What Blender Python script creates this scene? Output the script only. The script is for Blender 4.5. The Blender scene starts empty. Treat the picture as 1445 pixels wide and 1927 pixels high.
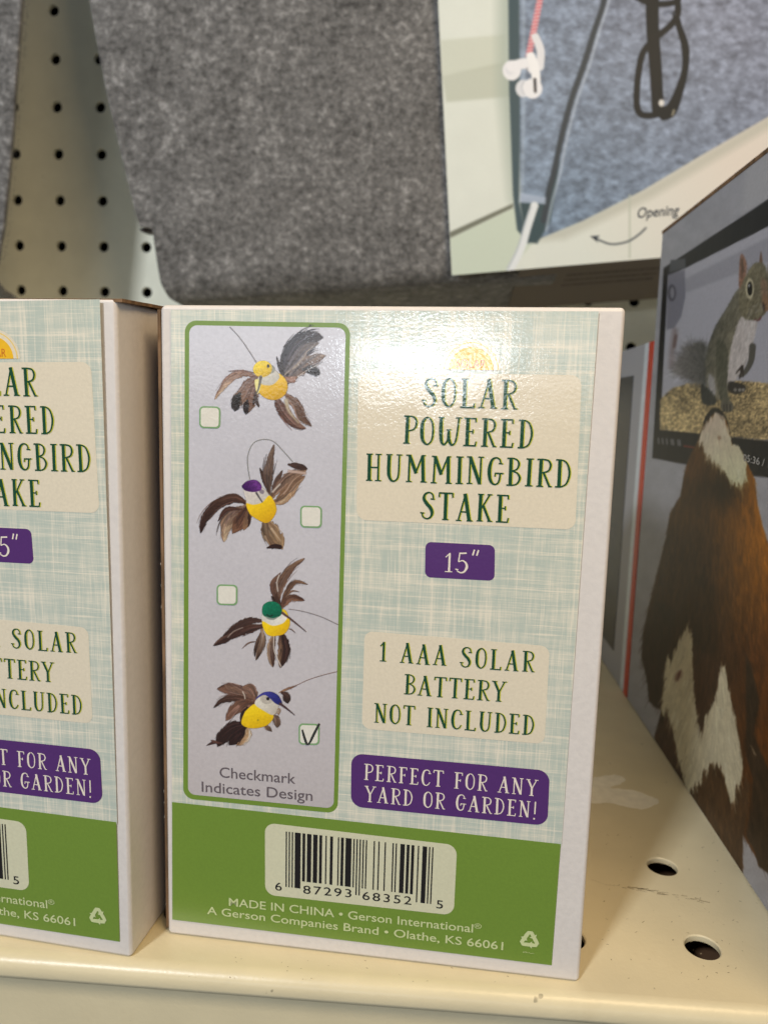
import bpy, math, random
import numpy as np
from math import sin, cos, pi, radians

sc = bpy.context.scene
COL = sc.collection
CM = 0.01                      # everything below is written in centimetres

# ------------------------------------------------------------------ camera
F_PX, PW, PH = 1400.0, 1445.0, 1927.0
PPX, PPY = PW / 2, PH / 2
RB = np.array([[0.99186117, 0.12435539, 0.02733432],
               [0.044111, -0.13422719, -0.98996832],
               [-0.11943888, 0.98311688, -0.13862018]])
CAM_B = np.array([7.05616191, -16.02398925, 13.05957177])   # camera in the frame of the right box
TH = radians(3.3093)                                        # the boxes stand slightly askew on the shelf


def rz(a):
    return np.array([[cos(a), -sin(a), 0], [sin(a), cos(a), 0], [0, 0, 1.0]])


M = RB @ rz(TH)                 # world (shelf frame) -> camera axes
CAM = rz(-TH) @ CAM_B
cd = bpy.data.cameras.new("camera")
cam = bpy.data.objects.new("camera", cd)
COL.objects.link(cam)
sc.camera = cam
from mathutils import Matrix, Vector
cm = Matrix(((M[0][0], -M[1][0], -M[2][0], CAM[0] * CM),
             (M[0][1], -M[1][1], -M[2][1], CAM[1] * CM),
             (M[0][2], -M[1][2], -M[2][2], CAM[2] * CM),
             (0, 0, 0, 1)))
cam.matrix_world = cm
cd.sensor_fit = 'VERTICAL'
cd.sensor_height = 36.0
cd.sensor_width = 27.0
cd.lens = F_PX / PH * 36.0
cd.clip_start = 0.005
cd.clip_end = 50
cd.dof.use_dof = True
cd.dof.focus_distance = 0.167
cd.dof.aperture_fstop = 20.0

# ------------------------------------------------------------------ world and lamps
w = bpy.data.worlds.new("World")
sc.world = w
w.use_nodes = True
bg = w.node_tree.nodes['Background']
bg.inputs[0].default_value = (0.86, 0.92, 1.0, 1)
bg.inputs[1].default_value = 0.13
sc.view_settings.view_transform = 'Standard'
sc.view_settings.look = 'None'
sc.view_settings.exposure = 0.0
sc.view_settings.gamma = 1.0


def area(name, loc, target, size, size_y, power, color):
    l = bpy.data.lights.new(name, 'AREA')
    l.shape = 'RECTANGLE'
    l.size, l.size_y = size * CM, size_y * CM
    l.energy = power
    l.color = color
    o = bpy.data.objects.new(name, l)
    o.location = [c * CM for c in loc]
    d = Vector([t - c for t, c in zip(target, loc)])
    o.rotation_euler = d.to_track_quat('-Z', 'Y').to_euler()
    COL.objects.link(o)
    return o


# the far bright shop front behind the photographer, the tube lights over the aisle, and a warm lamp to the right
area("shop_window_light", (-10, -210, 33), (0, 0, 12), 260, 30, 4.0, (0.92, 0.96, 1.0))
area("ceiling_tube_light", (-22, -215, 27.8), (0, 0, 12), 42, 7, 2.4, (0.84, 0.93, 1.0))
area("aisle_ceiling_light", (-44, -84, 80), (-8, 20, 16), 12, 10, 9.4, (0.92, 0.96, 1.0))
area("aisle_warm_light", (24, -22, 52), (8, 4, 6), 26, 14, 1.9, (1.0, 0.74, 0.42))

# ------------------------------------------------------------------ helpers


def ray(u, v, frame='w'):
    d = np.array([(u - PPX) / F_PX, (v - PPY) / F_PX, 1.0])
    return (M.T @ d, CAM) if frame == 'w' else (RB.T @ d, CAM_B)


def on_plane(u, v, n, p0, frame='w'):
    d, c = ray(u, v, frame)
    n = np.array(n, float)
    return c + d * (np.dot(n, np.array(p0) - c) / np.dot(n, d))


def bx(u, v):
    """a point of the front print of the product box, in box centimetres (x, z)"""
    p = on_plane(u, v, (0, 1, 0), (0, 0, 0), 'b')
    return float(p[0]), float(p[2])


def srgb(*c):
    c = [x / 255.0 for x in c]
    return tuple(x / 12.92 if x <= 0.04045 else ((x + 0.055) / 1.055) ** 2.4 for x in c)


def mesh_obj(name, verts, faces, mat, parent=None, colors=None, smooth=False):
    me = bpy.data.meshes.new(name)
    v = np.asarray(verts, float) * CM
    me.from_pydata(v.tolist(), [], [tuple(int(i) for i in f) for f in faces])
    if colors is not None:
        a = me.color_attributes.new("Col", 'FLOAT_COLOR', 'POINT')
        a.data.foreach_set("color", np.asarray(colors, np.float32).ravel())
    me.materials.append(mat)
    if smooth:
        me.shade_smooth()
    me.update()
    o = bpy.data.objects.new(name, me)
    COL.objects.link(o)
    if parent is not None:
        o.parent = parent
    return o


def grid_obj(name, V, mat, parent=None, colors=None, keep=None, smooth=False):
    """V: (rows, cols, 3) -> quads"""
    nr, nc = V.shape[:2]
    idx = np.arange(nr * nc).reshape(nr, nc)
    q = np.stack([idx[:-1, :-1], idx[:-1, 1:], idx[1:, 1:], idx[1:, :-1]], -1).reshape(-1, 4)
    if keep is not None:
        k = keep.reshape(-1)
        q = q[k[q].any(1)]
    used = np.unique(q)
    remap = np.zeros(nr * nc, int)
    remap[used] = np.arange(len(used))
    q = remap[q]
    me = bpy.data.meshes.new(name)
    me.vertices.add(len(used))
    me.vertices.foreach_set("co", (V.reshape(-1, 3)[used] * CM).astype(np.float32).ravel())
    me.loops.add(len(q) * 4)
    me.loops.foreach_set("vertex_index", q.ravel().astype(np.int32))
    me.polygons.add(len(q))
    me.polygons.foreach_set("loop_start", np.arange(0, len(q) * 4, 4, dtype=np.int32))
    me.polygons.foreach_set("loop_total", np.full(len(q), 4, dtype=np.int32))
    if colors is not None:
        a = me.color_attributes.new("Col", 'FLOAT_COLOR', 'POINT')
        a.data.foreach_set("color", colors.reshape(-1, 4)[used].astype(np.float32).ravel())
    me.materials.append(mat)
    me.update(calc_edges=True)
    if smooth:
        me.shade_smooth()
    o = bpy.data.objects.new(name, me)
    COL.objects.link(o)
    if parent is not None:
        o.parent = parent
    return o


def empty(name, loc, rot=0.0):
    o = bpy.data.objects.new(name, None)
    o.empty_display_size = 0.01
    o.location = [c * CM for c in loc]
    o.rotation_euler = (0, 0, rot)
    COL.objects.link(o)
    return o


def tag(o, label=None, cat=None, group=None, kind=None):
    if label: o["label"] = label
    if cat: o["category"] = cat
    if group: o["group"] = group
    if kind: o["kind"] = kind
    return o


def box_mesh(name, x0, x1, y0, y1, z0, z1, mat, parent=None, bevel=0.0, seg=3):
    v = [(x, y, z) for x in (x0, x1) for y in (y0, y1) for z in (z0, z1)]
    f = [(0, 1, 3, 2), (4, 6, 7, 5), (0, 4, 5, 1), (2, 3, 7, 6), (0, 2, 6, 4), (1, 5, 7, 3)]
    o = mesh_obj(name, v, f, mat, parent)
    if bevel:
        b = o.modifiers.new("bevel", 'BEVEL')
        b.width = bevel * CM
        b.segments = seg
        b.harden_normals = False
        o.data.shade_smooth()
        b.limit_method = 'ANGLE'
    return o


# ------------------------------------------------------------------ materials
class NT:
    def __init__(s, name):
        s.m = bpy.data.materials.new(name)
        s.m.use_nodes = True
        s.t = s.m.node_tree
        s.b = s.t.nodes['Principled BSDF']
        s.tc = s.t.nodes.new('ShaderNodeTexCoord')

    def n(s, typ, **kw):
        x = s.t.nodes.new('ShaderNode' + typ)
        for k, v in kw.items():
            if k.startswith('i_'):
                x.inputs[k[2:].replace('_', ' ')].default_value = v
            else:
                setattr(x, k, v)
        return x

    def l(s, a, b):
        s.t.links.new(a, b)

    def noise(s, scale, detail=4, vec=None, stretch=(1, 1, 1), rough=0.55, dist=0.0):
        mp = s.n('Mapping')
        mp.inputs['Scale'].default_value = stretch
        s.l(vec or s.tc.outputs['Object'], mp.inputs['Vector'])
        x = s.n('TexNoise', i_Scale=scale, i_Detail=detail, i_Roughness=rough, i_Distortion=dist)
        s.l(mp.outputs[0], x.inputs['Vector'])
        return x.outputs['Fac']

    def ramp(s, fac, pts):
        r = s.n('ValToRGB')
        e = r.color_ramp.elements
        while len(e) < len(pts):
            e.new(0.5)
        for el, (p, c) in zip(e, pts):
            el.position = p
            el.color = (*c, 1) if len(c) == 3 else c
        s.l(fac, r.inputs[0])
        return r.outputs[0]

    def mix(s, fac, a, b, mode='MIX'):
        x = s.n('Mix', data_type='RGBA', blend_type=mode)
        for val, sock in ((fac, x.inputs[0]), (a, x.inputs[6]), (b, x.inputs[7])):
            if hasattr(val, 'links'):
                s.l(val, sock)
            else:
                sock.default_value = val if not isinstance(val, tuple) else (*val[:3], 1)
        return x.outputs[2]

    def math(s, op, a, b=0.0):
        x = s.n('Math', operation=op)
        for val, sock in ((a, x.inputs[0]), (b, x.inputs[1])):
            if hasattr(val, 'links'):
                s.l(val, sock)
            else:
                sock.default_value = val
        return x.outputs[0]

    def bump(s, h, strength=0.3, dist=0.0005):
        x = s.n('Bump', i_Strength=strength, i_Distance=dist)
        s.l(h, x.inputs['Height'])
        s.l(x.outputs[0], s.b.inputs['Normal'])

    def out(s, color, rough=0.5, spec=0.5):
        if hasattr(color, 'links'):
            s.l(color, s.b.inputs['Base Color'])
        else:
            s.b.inputs['Base Color'].default_value = (*color, 1)
        s.b.inputs['Roughness'].default_value = rough
        s.b.inputs['Specular IOR Level'].default_value = spec
        return s.m


def varnish(n):
    """glossy varnish over board: fine fibrous ripple"""
    f = n.noise(1300, 3, rough=0.6)
    g = n.noise(3400, 2, rough=0.6)
    h = n.noise(60, 2)
    s = n.math('ADD', n.math('MULTIPLY', f, 0.55), n.math('MULTIPLY', g, 0.10))
    s = n.math('ADD', s, n.math('MULTIPLY', h, 3.0))
    n.bump(s, 0.9, 0.000055)


def print_mat(name, color=None, rough=0.09, alpha=False, spec=0.95, grain=0.06):
    n = NT(name)
    if color is None:
        a = n.n('Attribute', attribute_name="Col")
        c = a.outputs['Color']
    else:
        c = tuple(color)
    g = n.noise(1500, 2)
    gg = n.ramp(g, [(0.3, (1 - grain,) * 3), (0.7, (1 + grain * .3,) * 3)])
    c = n.mix(1.0, c, gg, 'MULTIPLY')
    n.out(c, rough, spec)
    if alpha:
        n.l(a.outputs['Alpha'], n.b.inputs['Alpha'])
    varnish(n)
    return n.m


def linen_mat():
    n = NT("printed linen weave")
    # irregular threads: bands across and down, at three widths
    def threads(st, sc_, lo, hi):
        return n.ramp(n.noise(sc_, 3, stretch=st, rough=0.7, dist=0.0), [(lo, (0, 0, 0)), (hi, (1, 1, 1))])
    v1 = threads((1, 1, 0.030), 2900, 0.52, 0.66)
    v2 = threads((1, 1, 0.022), 1150, 0.53, 0.66)
    v3 = threads((1, 1, 0.10), 330, 0.45, 0.62)
    h1 = threads((0.030, 1, 1), 2900, 0.52, 0.66)
    h2 = threads((0.022, 1, 1), 1150, 0.53, 0.66)
    h3 = threads((0.10, 1, 1), 330, 0.45, 0.62)
    s = n.math('ADD', n.math('MULTIPLY', v1, 0.34), n.math('MULTIPLY', v2, 0.34))
    s = n.math('ADD', s, n.math('MULTIPLY', v3, 0.26))
    s = n.math('ADD', s, n.math('MULTIPLY', h1, 0.34))
    s = n.math('ADD', s, n.math('MULTIPLY', h2, 0.40))
    s = n.math('ADD', s, n.math('MULTIPLY', h3, 0.26))
    fac = n.ramp(s, [(0.06, (0, 0, 0)), (0.84, (1, 1, 1))])
    c = n.mix(fac, srgb(186, 196, 185), srgb(232, 225, 206))
    n.out(c, 0.09, 0.95)
    varnish(n)
    return n.m


def paper_mat(name, c=(0.76, 0.74, 0.74), rough=0.45):
    n = NT(name)
    g = n.noise(700, 4)
    b = n.noise(35, 3)
    col = n.mix(n.ramp(b, [(0.3, (0, 0, 0)), (0.75, (1, 1, 1))]), tuple(x * 0.95 for x in c), c)
    col = n.mix(n.ramp(g, [(0.35, (0, 0, 0)), (0.6, (1, 1, 1))]), tuple(x * 0.93 for x in c), col)
    n.out(col, rough, 0.35)
    n.bump(n.math('ADD', n.math('MULTIPLY', g, 0.5), b), 0.35, 0.0004)
    return n.m


def kraft_mat(name="kraft board", c=(0.20, 0.12, 0.065)):
    n = NT(name)
    f = n.noise(400, 4, stretch=(1, 1, 0.2))
    col = n.mix(n.ramp(f, [(0.35, (0, 0, 0)), (0.65, (1, 1, 1))]), tuple(x * 0.6 for x in c), tuple(x * 1.3 for x in c))
    n.out(col, 0.85, 0.2)
    n.bump(f, 0.4, 0.0005)
    return n.m


def felt_mat(name="grey marled felt", tint=(1, 1, 1)):
    n = NT(name)
    a = n.noise(235, 6, stretch=(1.0, 1, 1.15), rough=0.70, dist=0.15)
    b = n.noise(800, 4, rough=0.75, dist=0.4)
    c = n.noise(50, 4)
    s = n.math('ADD', n.math('MULTIPLY', a, 0.62), n.math('MULTIPLY', b, 0.38))
    s = n.math('ADD', s, n.math('MULTIPLY', n.math('SUBTRACT', c, 0.5), 0.22))
    t = tint
    col = n.ramp(s, [(0.38, tuple(0.050 * k for k in t)), (0.45, tuple(0.108 * k for k in t)),
                     (0.54, tuple(0.175 * k for k in t)), (0.67, tuple(0.42 * k for k in t))])
    n.out(col, 0.95, 0.1)
    n.b.inputs['Sheen Weight'].default_value = 0.25
    n.b.inputs['Sheen Roughness'].default_value = 0.6
    n.bump(n.math('ADD', b, a), 0.6, 0.0012)
    return n.m


def metal_paint(name, c, rough=0.38):
    n = NT(name)
    a = n.noise(60, 5)
    b = n.noise(900, 2)
    d = n.noise(14, 6, rough=0.7)
    col = n.mix(n.ramp(a, [(0.35, (0, 0, 0)), (0.7, (1, 1, 1))]), tuple(x * 0.93 for x in c), c)
    col = n.mix(n.ramp(d, [(0.60, (0, 0, 0)), (0.78, (0.45, 0.45, 0.45))]), col, tuple(x * y for x, y in zip(c, (0.72, 0.66, 0.60))))
    sp = n.noise(230, 2)
    col = n.mix(n.ramp(sp, [(0.735, (0, 0, 0)), (0.76, (0.7, 0.7, 0.7))]), col, tuple(x * 0.35 for x in c))
    n.out(col, rough, 0.5)
    n.bump(n.math('ADD', n.math('MULTIPLY', b, 0.5), a), 0.16, 0.0005)
    return n.m


def plain(name, c, rough=0.6, spec=0.3):
    n = NT(name)
    g = n.noise(300, 3)
    col = n.mix(n.ramp(g, [(0.3, (0, 0, 0)), (0.7, (1, 1, 1))]), tuple(x * 0.85 for x in c), c)
    n.out(col, rough, spec)
    return n.m


m_paper = paper_mat("white coated board", (0.72, 0.675, 0.64))
m_inner = paper_mat("white board side", (0.66, 0.62, 0.62), 0.6)
m_kraft = kraft_mat()
m_linen = linen_mat()
m_cream = print_mat("cream print", srgb(228, 217, 194))
m_green_d = print_mat("dark green ink", srgb(24, 74, 48))
m_yel_fr = print_mat("yellow ink fringe", srgb(202, 202, 60))
m_green = print_mat("leaf green print", srgb(114, 144, 50), rough=0.3)
m_purple = print_mat("purple print", srgb(84, 44, 112), rough=0.22)
m_white_t = print_mat("white reversed lettering", srgb(238, 226, 212))
m_label = print_mat("pale label print", srgb(214, 212, 182), rough=0.3)
m_black = print_mat("black ink", srgb(28, 24, 22))
m_greytxt = print_mat("grey lettering ink", srgb(104, 94, 98))
m_lighttxt = print_mat("pale green lettering", srgb(205, 214, 160))
m_pen = print_mat("black pen stroke", srgb(48, 50, 46), rough=0.3)
m_boxfill = print_mat("white tick box print", srgb(228, 224, 212))
m_boxline = print_mat("light green outline", srgb(130, 168, 118))
m_col = print_mat("printed picture", None, alpha=True)
m_pic_bg = print_mat("printed picture background", None)

# ------------------------------------------------------------------ flat print helpers (box frame: x right, z up, y = -layer)
LAY = 0.004


def P3(pts, layer):
    return [(x, -LAY * layer, z) for x, z in pts]


def rounded(cs, r, n=8):
    """quad corners (x,z) in order -> rounded polygon"""
    out = []
    cs = [np.array(c, float) for c in cs]
    for i in range(4):
        p, a, b = cs[i], cs[i - 1], cs[(i + 1) % 4]
        da, db = (a - p) / np.linalg.norm(a - p), (b - p) / np.linalg.norm(b - p)
        s, e = p + da * r, p + db * r
        ctr = p + (da + db) * r
        for k in range(n + 1):
            t = k / n * pi / 2
            out.append(tuple(ctr - db * r * cos(t) - da * r * sin(t)))
    return out


def flat(name, pts, layer, mat, parent):
    return mesh_obj(name, P3(pts, layer), [tuple(range(len(pts)))], mat, parent)


def ring_flat(name, cs, r, wdt, layer, mat, parent):
    a = rounded(cs, r)
    c = np.mean(np.array(cs), 0)
    csi = []
    cs2 = [np.array(q, float) for q in cs]
    for i in range(4):
        p, x, y = cs2[i], cs2[i - 1], cs2[(i + 1) % 4]
        da, db = (x - p) / np.linalg.norm(x - p), (y - p) / np.linalg.norm(y - p)
        csi.append(p + (da + db) * wdt)
    b = rounded(csi, max(r - wdt, 0.01))
    n = len(a)
    f = [(i, (i + 1) % n, n + (i + 1) % n, n + i) for i in range(n)]
    return mesh_obj(name, P3(list(a) + list(b), layer), f, mat, parent)


def crom(pts, n=8, closed=False):
    pts = [np.array(p, float) for p in pts]
    if len(pts) < 3:
        return pts
    N = len(pts)
    out = []
    rng = range(N if closed else N - 1)
    for i in rng:
        if closed:
            p0, p1, p2, p3 = pts[i - 1], pts[i], pts[(i + 1) % N], pts[(i + 2) % N]
        else:
            p0, p1, p2, p3 = pts[max(i - 1, 0)], pts[i], pts[i + 1], pts[min(i + 2, N - 1)]
        for k in range(n):
            t = k / n
            out.append(0.5 * ((2 * p1) + (-p0 + p2) * t + (2 * p0 - 5 * p1 + 4 * p2 - p3) * t * t + (-p0 + 3 * p1 - 3 * p2 + p3) * t ** 3))
    if not closed:
        out.append(pts[-1])
    return out


class Ink:
    def __init__(s):
        s.v, s.f, s.k = [], [], 0

    def ribbon(s, pts, layer):
        """pts: (x, z, width) ; every stroke lies a hair above the last one"""
        P = [np.array(p, float) for p in pts]
        y = -(LAY * layer + 0.00035 * (s.k % 8))
        s.k += 1
        n0 = len(s.v)
        for i, p in enumerate(P):
            a = P[max(i - 1, 0)][:2]
            b = P[min(i + 1, len(P) - 1)][:2]
            d = b - a
            L = np.linalg.norm(d) or 1
            nx, nz = -d[1] / L, d[0] / L
            h = p[2] / 2
            s.v.append((p[0] + nx * h, y, p[1] + nz * h))
            s.v.append((p[0] - nx * h, y, p[1] - nz * h))
        for i in range(len(P) - 1):
            a = n0 + 2 * i
            s.f.append((a, a + 1, a + 3, a + 2))

    def poly(s, pts, layer):
        n0 = len(s.v)
        s.v += P3(pts, layer)
        s.f.append(tuple(range(n0, n0 + len(pts))))

    def build(s, name, mat, parent):
        return mesh_obj(name, s.v, s.f, mat, parent)


# hand lettered slim serif capitals: strokes in cap heights; 'c' strokes are smoothed
T, t_, sf = 0.138, 0.056, 0.052
def L_(*p, w=t_): return ('l', [(x, y, w) for x, y in p])
def C_(*p): return ('c', list(p))
def serif(x, y, h=0.14): return L_((x - h, y), (x + h, y), w=sf)
G = {
 'I': (0.30, [L_((.15, 0), (.15, 1), w=T), serif(.15, 0), serif(.15, 1)]),
 'L': (0.56, [L_((.15, 0), (.15, 1), w=T), serif(.15, 1), L_((0, .0), (.50, 0), w=.065), L_((.51, -.03), (.53, .15), w=.06)]),
 'A': (0.66, [L_((.07, 0), (.33, 1.0), w=.065), L_((.31, 1.02), (.53, 0), w=T * 1.05), L_((.15, .33), (.46, .33), w=.06), serif(.08, 0, .11), serif(.54, 0, .12)]),
 'R': (0.60, [L_((.15, 0), (.15, 1), w=T), serif(.14, 0, .13), C_((.0, 1, .06), (.25, 1.0, .06), (.44, .95, .07), (.52, .78, .085), (.44, .58, .07), (.18, .50, .05)), L_((.27, .50), (.51, .01), w=.085), serif(.54, 0, .07)]),
 'P': (0.54, [L_((.15, 0), (.15, 1), w=T), serif(.14, 0, .13), C_((.0, 1, .06), (.25, 1.0, .06), (.44, .95, .07), (.52, .76, .085), (.44, .54, .07), (.18, .45, .05))]),
 'S': (0.56, [C_((.50, .78, .05), (.46, .93, .06), (.31, 1.0, .065), (.15, .93, .09), (.10, .76, .12), (.22, .58, .145), (.38, .42, .145), (.46, .24, .12), (.40, .07, .08), (.24, 0, .065), (.08, .07, .06), (.04, .20, .05)), L_((.38, .76), (.55, .75), w=.055), L_((-.04, .22), (.13, .21), w=.055)]),
 'O': (0.56, [('o', [(.28, 1.0, .065), (.10, .84, .12), (.06, .5, .145), (.10, .16, .12), (.28, 0, .065), (.46, .16, .07), (.51, .5, .075), (.46, .84, .07)])]),
 'W': (0.86, [C_((.10, 1, .13), (.09, .6, .145), (.13, .14, .12), (.24, 0, .08), (.36, .12, .07), (.40, .35, .06), (.41, .55, .06)), C_((.41, .55, .09), (.43, .22, .13), (.52, .02, .10), (.63, .02, .07), (.72, .2, .07), (.77, .6, .07), (.80, 1, .065)), serif(.10, 1, .12), serif(.42, .55, .09), serif(.79, 1, .12)]),
 'E': (0.54, [L_((.15, 0), (.15, 1), w=T), L_((.0, 1), (.47, 1), w=.06), L_((.46, 1.02), (.47, .86), w=.055), L_((.15, .52), (.36, .52), w=.055), L_((.36, .60), (.36, .44), w=.055), L_((0, 0), (.48, 0), w=.06), L_((.47, -.02), (.50, .16), w=.055)]),
 'F': (0.52, [L_((.15, 0), (.15, 1), w=T), serif(.14, 0, .13), L_((.0, 1), (.47, 1), w=.06), L_((.46, 1.02), (.47, .84), w=.055), L_((.15, .52), (.36, .52), w=.055), L_((.36, .60), (.36, .44), w=.055)]),
 'D': (0.60, [L_((.15, 0), (.15, 1), w=T), C_((.0, 1, .06), (.24, .99, .06), (.43, .86, .07), (.53, .52, .085), (.44, .15, .07), (.24, .01, .06), (.0, 0, .06))]),
 'H': (0.66, [L_((.14, 0), (.14, 1), w=T), L_((.50, 0), (.50, 1), w=.075), serif(.14, 0, .12), serif(.14, 1, .12), serif(.50, 0, .12), serif(.50, 1, .12), L_((.14, .50), (.50, .50), w=.06)]),
 'U': (0.68, [C_((.14, 1, T), (.13, .6, T), (.14, .25, .14), (.22, .05, .10), (.34, 0, .07), (.47, .08, .07), (.53, .3, .07), (.54, 1, .065)), serif(.14, 1, .12), serif(.54, 1, .11)]),
 'M': (0.86, [L_((.13, 0), (.15, 1), w=.075), L_((.15, 1.0), (.42, .32), w=T), L_((.40, .32), (.66, 1.0), w=.07), L_((.67, 1), (.71, 0), w=T * .95), serif(.13, 0, .11), serif(.12, 1, .10), serif(.72, 0, .12), serif(.71, 1, .07)]),
 'N': (0.68, [L_((.12, 0), (.12, 1), w=.07), L_((.12, 1), (.52, .0), w=T), L_((.54, -.02), (.54, 1), w=.07), serif(.12, 0, .11), serif(.08, 1, .09), serif(.54, 1, .11)]),
 'G': (0.62, [C_((.50, .78, .05), (.46, .93, .06), (.31, 1.0, .065), (.14, .88, .11), (.07, .5, .145), (.13, .14, .12), (.29, 0, .07), (.45, .10, .07), (.50, .42, .07)), L_((.42, .79), (.58, .78), w=.055), L_((.30, .42), (.62, .42), w=.06), L_((.31, .44), (.29, .30), w=.05)]),
 'C': (0.58, [C_((.50, .78, .05), (.45, .93, .06), (.31, 1.0, .065), (.14, .88, .11), (.07, .5, .145), (.13, .14, .12), (.29, 0, .07), (.44, .08, .06), (.52, .22, .05)), L_((.41, .79), (.57, .78), w=.055)]),
 'B': (0.58, [L_((.15, 0), (.15, 1), w=T), C_((.0, 1, .06), (.24, 1, .06), (.40, .93, .065), (.46, .78, .08), (.38, .60, .065), (.18, .53, .05)), C_((.18, .53, .05), (.40, .46, .065), (.51, .27, .09), (.42, .07, .07), (.24, 0, .06), (.0, 0, .06))]),
 'T': (0.62, [L_((.30, 0), (.30, 1), w=T), serif(.30, 0, .13), L_((.03, 1), (.58, 1), w=.065), L_((.03, 1.02), (.02, .84), w=.055), L_((.58, 1.02), (.59, .84), w=.055)]),
 'K': (0.66, [L_((.14, 0), (.14, 1), w=T), serif(.14, 0, .12), serif(.14, 1, .12), L_((.16, .42), (.50, .98), w=.065), L_((.26, .58), (.55, 0), w=.10), serif(.51, 1, .10), serif(.56, 0, .10)]),
 'Y': (0.66, [L_((.33, 0), (.33, .47), w=T * .95), serif(.33, 0, .13), L_((.10, 1), (.34, .45), w=.12), L_((.34, .45), (.58, 1), w=.065), serif(.10, 1, .12), serif(.58, 1, .11)]),
 '1': (0.36, [L_((.20, 0), (.20, .98), w=T * .85), serif(.18, 0, .16), L_((.03, .76), (.22, .99), w=.06)]),
 '5': (0.52, [L_((.14, 1), (.10, .55), w=.07), L_((.12, 1), (.44, 1.02), w=.085), C_((.10, .55, .06), (.28, .62, .07), (.43, .48, .11), (.46, .26, .14), (.36, .04, .10), (.20, -.02, .07), (.04, .08, .06)), L_((-.03, .16), (.10, .13), w=.06)]),
 '"': (0.34, [L_((.10, 1.18), (.03, .86), w=.09), L_((.30, 1.18), (.23, .86), w=.09)]),
 '!': (0.20, [L_((.10, 1.02), (.11, .22), w=.085), L_((.09, -.02), (.09, -.13), w=.10)]),
 ' ': (0.34, []),
}


def hand_line(text, left, right, cap, name, mat, parent, layer, gap=0.16, fringe=None, seed=1):
    """left/right: photo points of the ends of the base line; cap: cap height in cm"""
    rnd = random.Random(seed)
    (x0, z0), (x1, z1) = bx(*left), bx(*right)
    tot = sum(G[c][0] for c in text) + gap * (len(text) - 1)
    L = math.hypot(x1 - x0, z1 - z0)
    s = L / tot
    ex, ez = (x1 - x0) / L, (z1 - z0) / L
    inks = [Ink()] + ([Ink()] if fringe else [])
    for ii, ink in enumerate(inks):
        rnd = random.Random(seed)
        off = 0.019 if ii else 0.0
        a = 0.0
        for c in text:
            wd, st = G[c]
            jy = rnd.uniform(-0.012, 0.012)
            tl = rnd.uniform(-0.012, 0.012)
            for kind, pts in st:
                q = []
                for (x, y, wv) in pts:
                    X = (a + x + y * tl) * s
                    Y = (y + jy) * cap
                    q.append((x0 + ex * X - ez * Y + off, z0 + ez * X + ex * Y, wv * cap * 0.92))
                if kind == 'c':
                    q = crom(q, 6)
                elif kind == 'o':
                    q = crom(q, 5, True)
                    q = q + [q[0], q[1]]
                ink.ribbon(q, layer - (0.8 if ii else 0))
            a += wd + gap
    o = inks[0].build(name, mat, parent)
    if fringe:
        inks[1].build("ink_fringe", fringe, o)
    return o


def sans_mesh(text, shear=0.0, bold=0.0, space=1.0):
    cu = bpy.data.curves.new("sans", 'FONT')
    cu.body = text
    cu.size = 1.0
    cu.space_character = space
    cu.offset = bold
    cu.resolution_u = 4
    tmp = bpy.data.objects.new("sans_tmp", cu)
    COL.objects.link(tmp)
    dg = bpy.context.evaluated_depsgraph_get()
    me = bpy.data.meshes.new_from_object(tmp.evaluated_get(dg))
    n = len(me.vertices)
    co = np.zeros(n * 3)
    me.vertices.foreach_get("co", co)
    co = co.reshape(-1, 3)
    co[:, 0] += shear * co[:, 1]
    faces = [tuple(p.vertices) for p in me.polygons]
    bpy.data.objects.remove(tmp)
    bpy.data.curves.remove(cu)
    bpy.data.meshes.remove(me)
    return co, faces


CAPH = sans_mesh("H")[0][:, 1].max()


def sans_line(text, left, right, cap, name, mat, parent, layer, pt=bx, shear=0.0, bold=0.0, space=1.0):
    co, fc = sans_mesh(text, shear, bold, space)
    (x0, z0), (x1, z1) = pt(*left), pt(*right)
    L = math.hypot(x1 - x0, z1 - z0)
    ex, ez = (x1 - x0) / L, (z1 - z0) / L
    X = (co[:, 0] - co[:, 0].min()) * (L / (co[:, 0].max() - co[:, 0].min()))
    Y = co[:, 1] * cap / CAPH
    v = np.stack([x0 + ex * X - ez * Y, np.full(len(X), -LAY * layer), z0 + ez * X + ex * Y], 1)
    return mesh_obj(name, v, fc, mat, parent)


# ------------------------------------------------------------------ painter: pictures that are flat print, worked out as vertex colours
RT = np.random.RandomState(7).rand(512, 512)


def vn(x, y):
    xi, yi = np.floor(x).astype(int), np.floor(y).astype(int)
    fx, fy = x - xi, y - yi
    fx, fy = fx * fx * (3 - 2 * fx), fy * fy * (3 - 2 * fy)
    a, b = RT[yi & 511, xi & 511], RT[yi & 511, (xi + 1) & 511]
    c, d = RT[(yi + 1) & 511, xi & 511], RT[(yi + 1) & 511, (xi + 1) & 511]
    return (a * (1 - fx) + b * fx) * (1 - fy) + (c * (1 - fx) + d * fx) * fy


def fbm(x, y, o=3):
    s, a, t = 0, 0.5, 0
    for k in range(o):
        s = s + a * vn(x * 2 ** k + 17 * k, y * 2 ** k + 31 * k)
        t += a
        a *= 0.5
    return s / t


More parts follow.
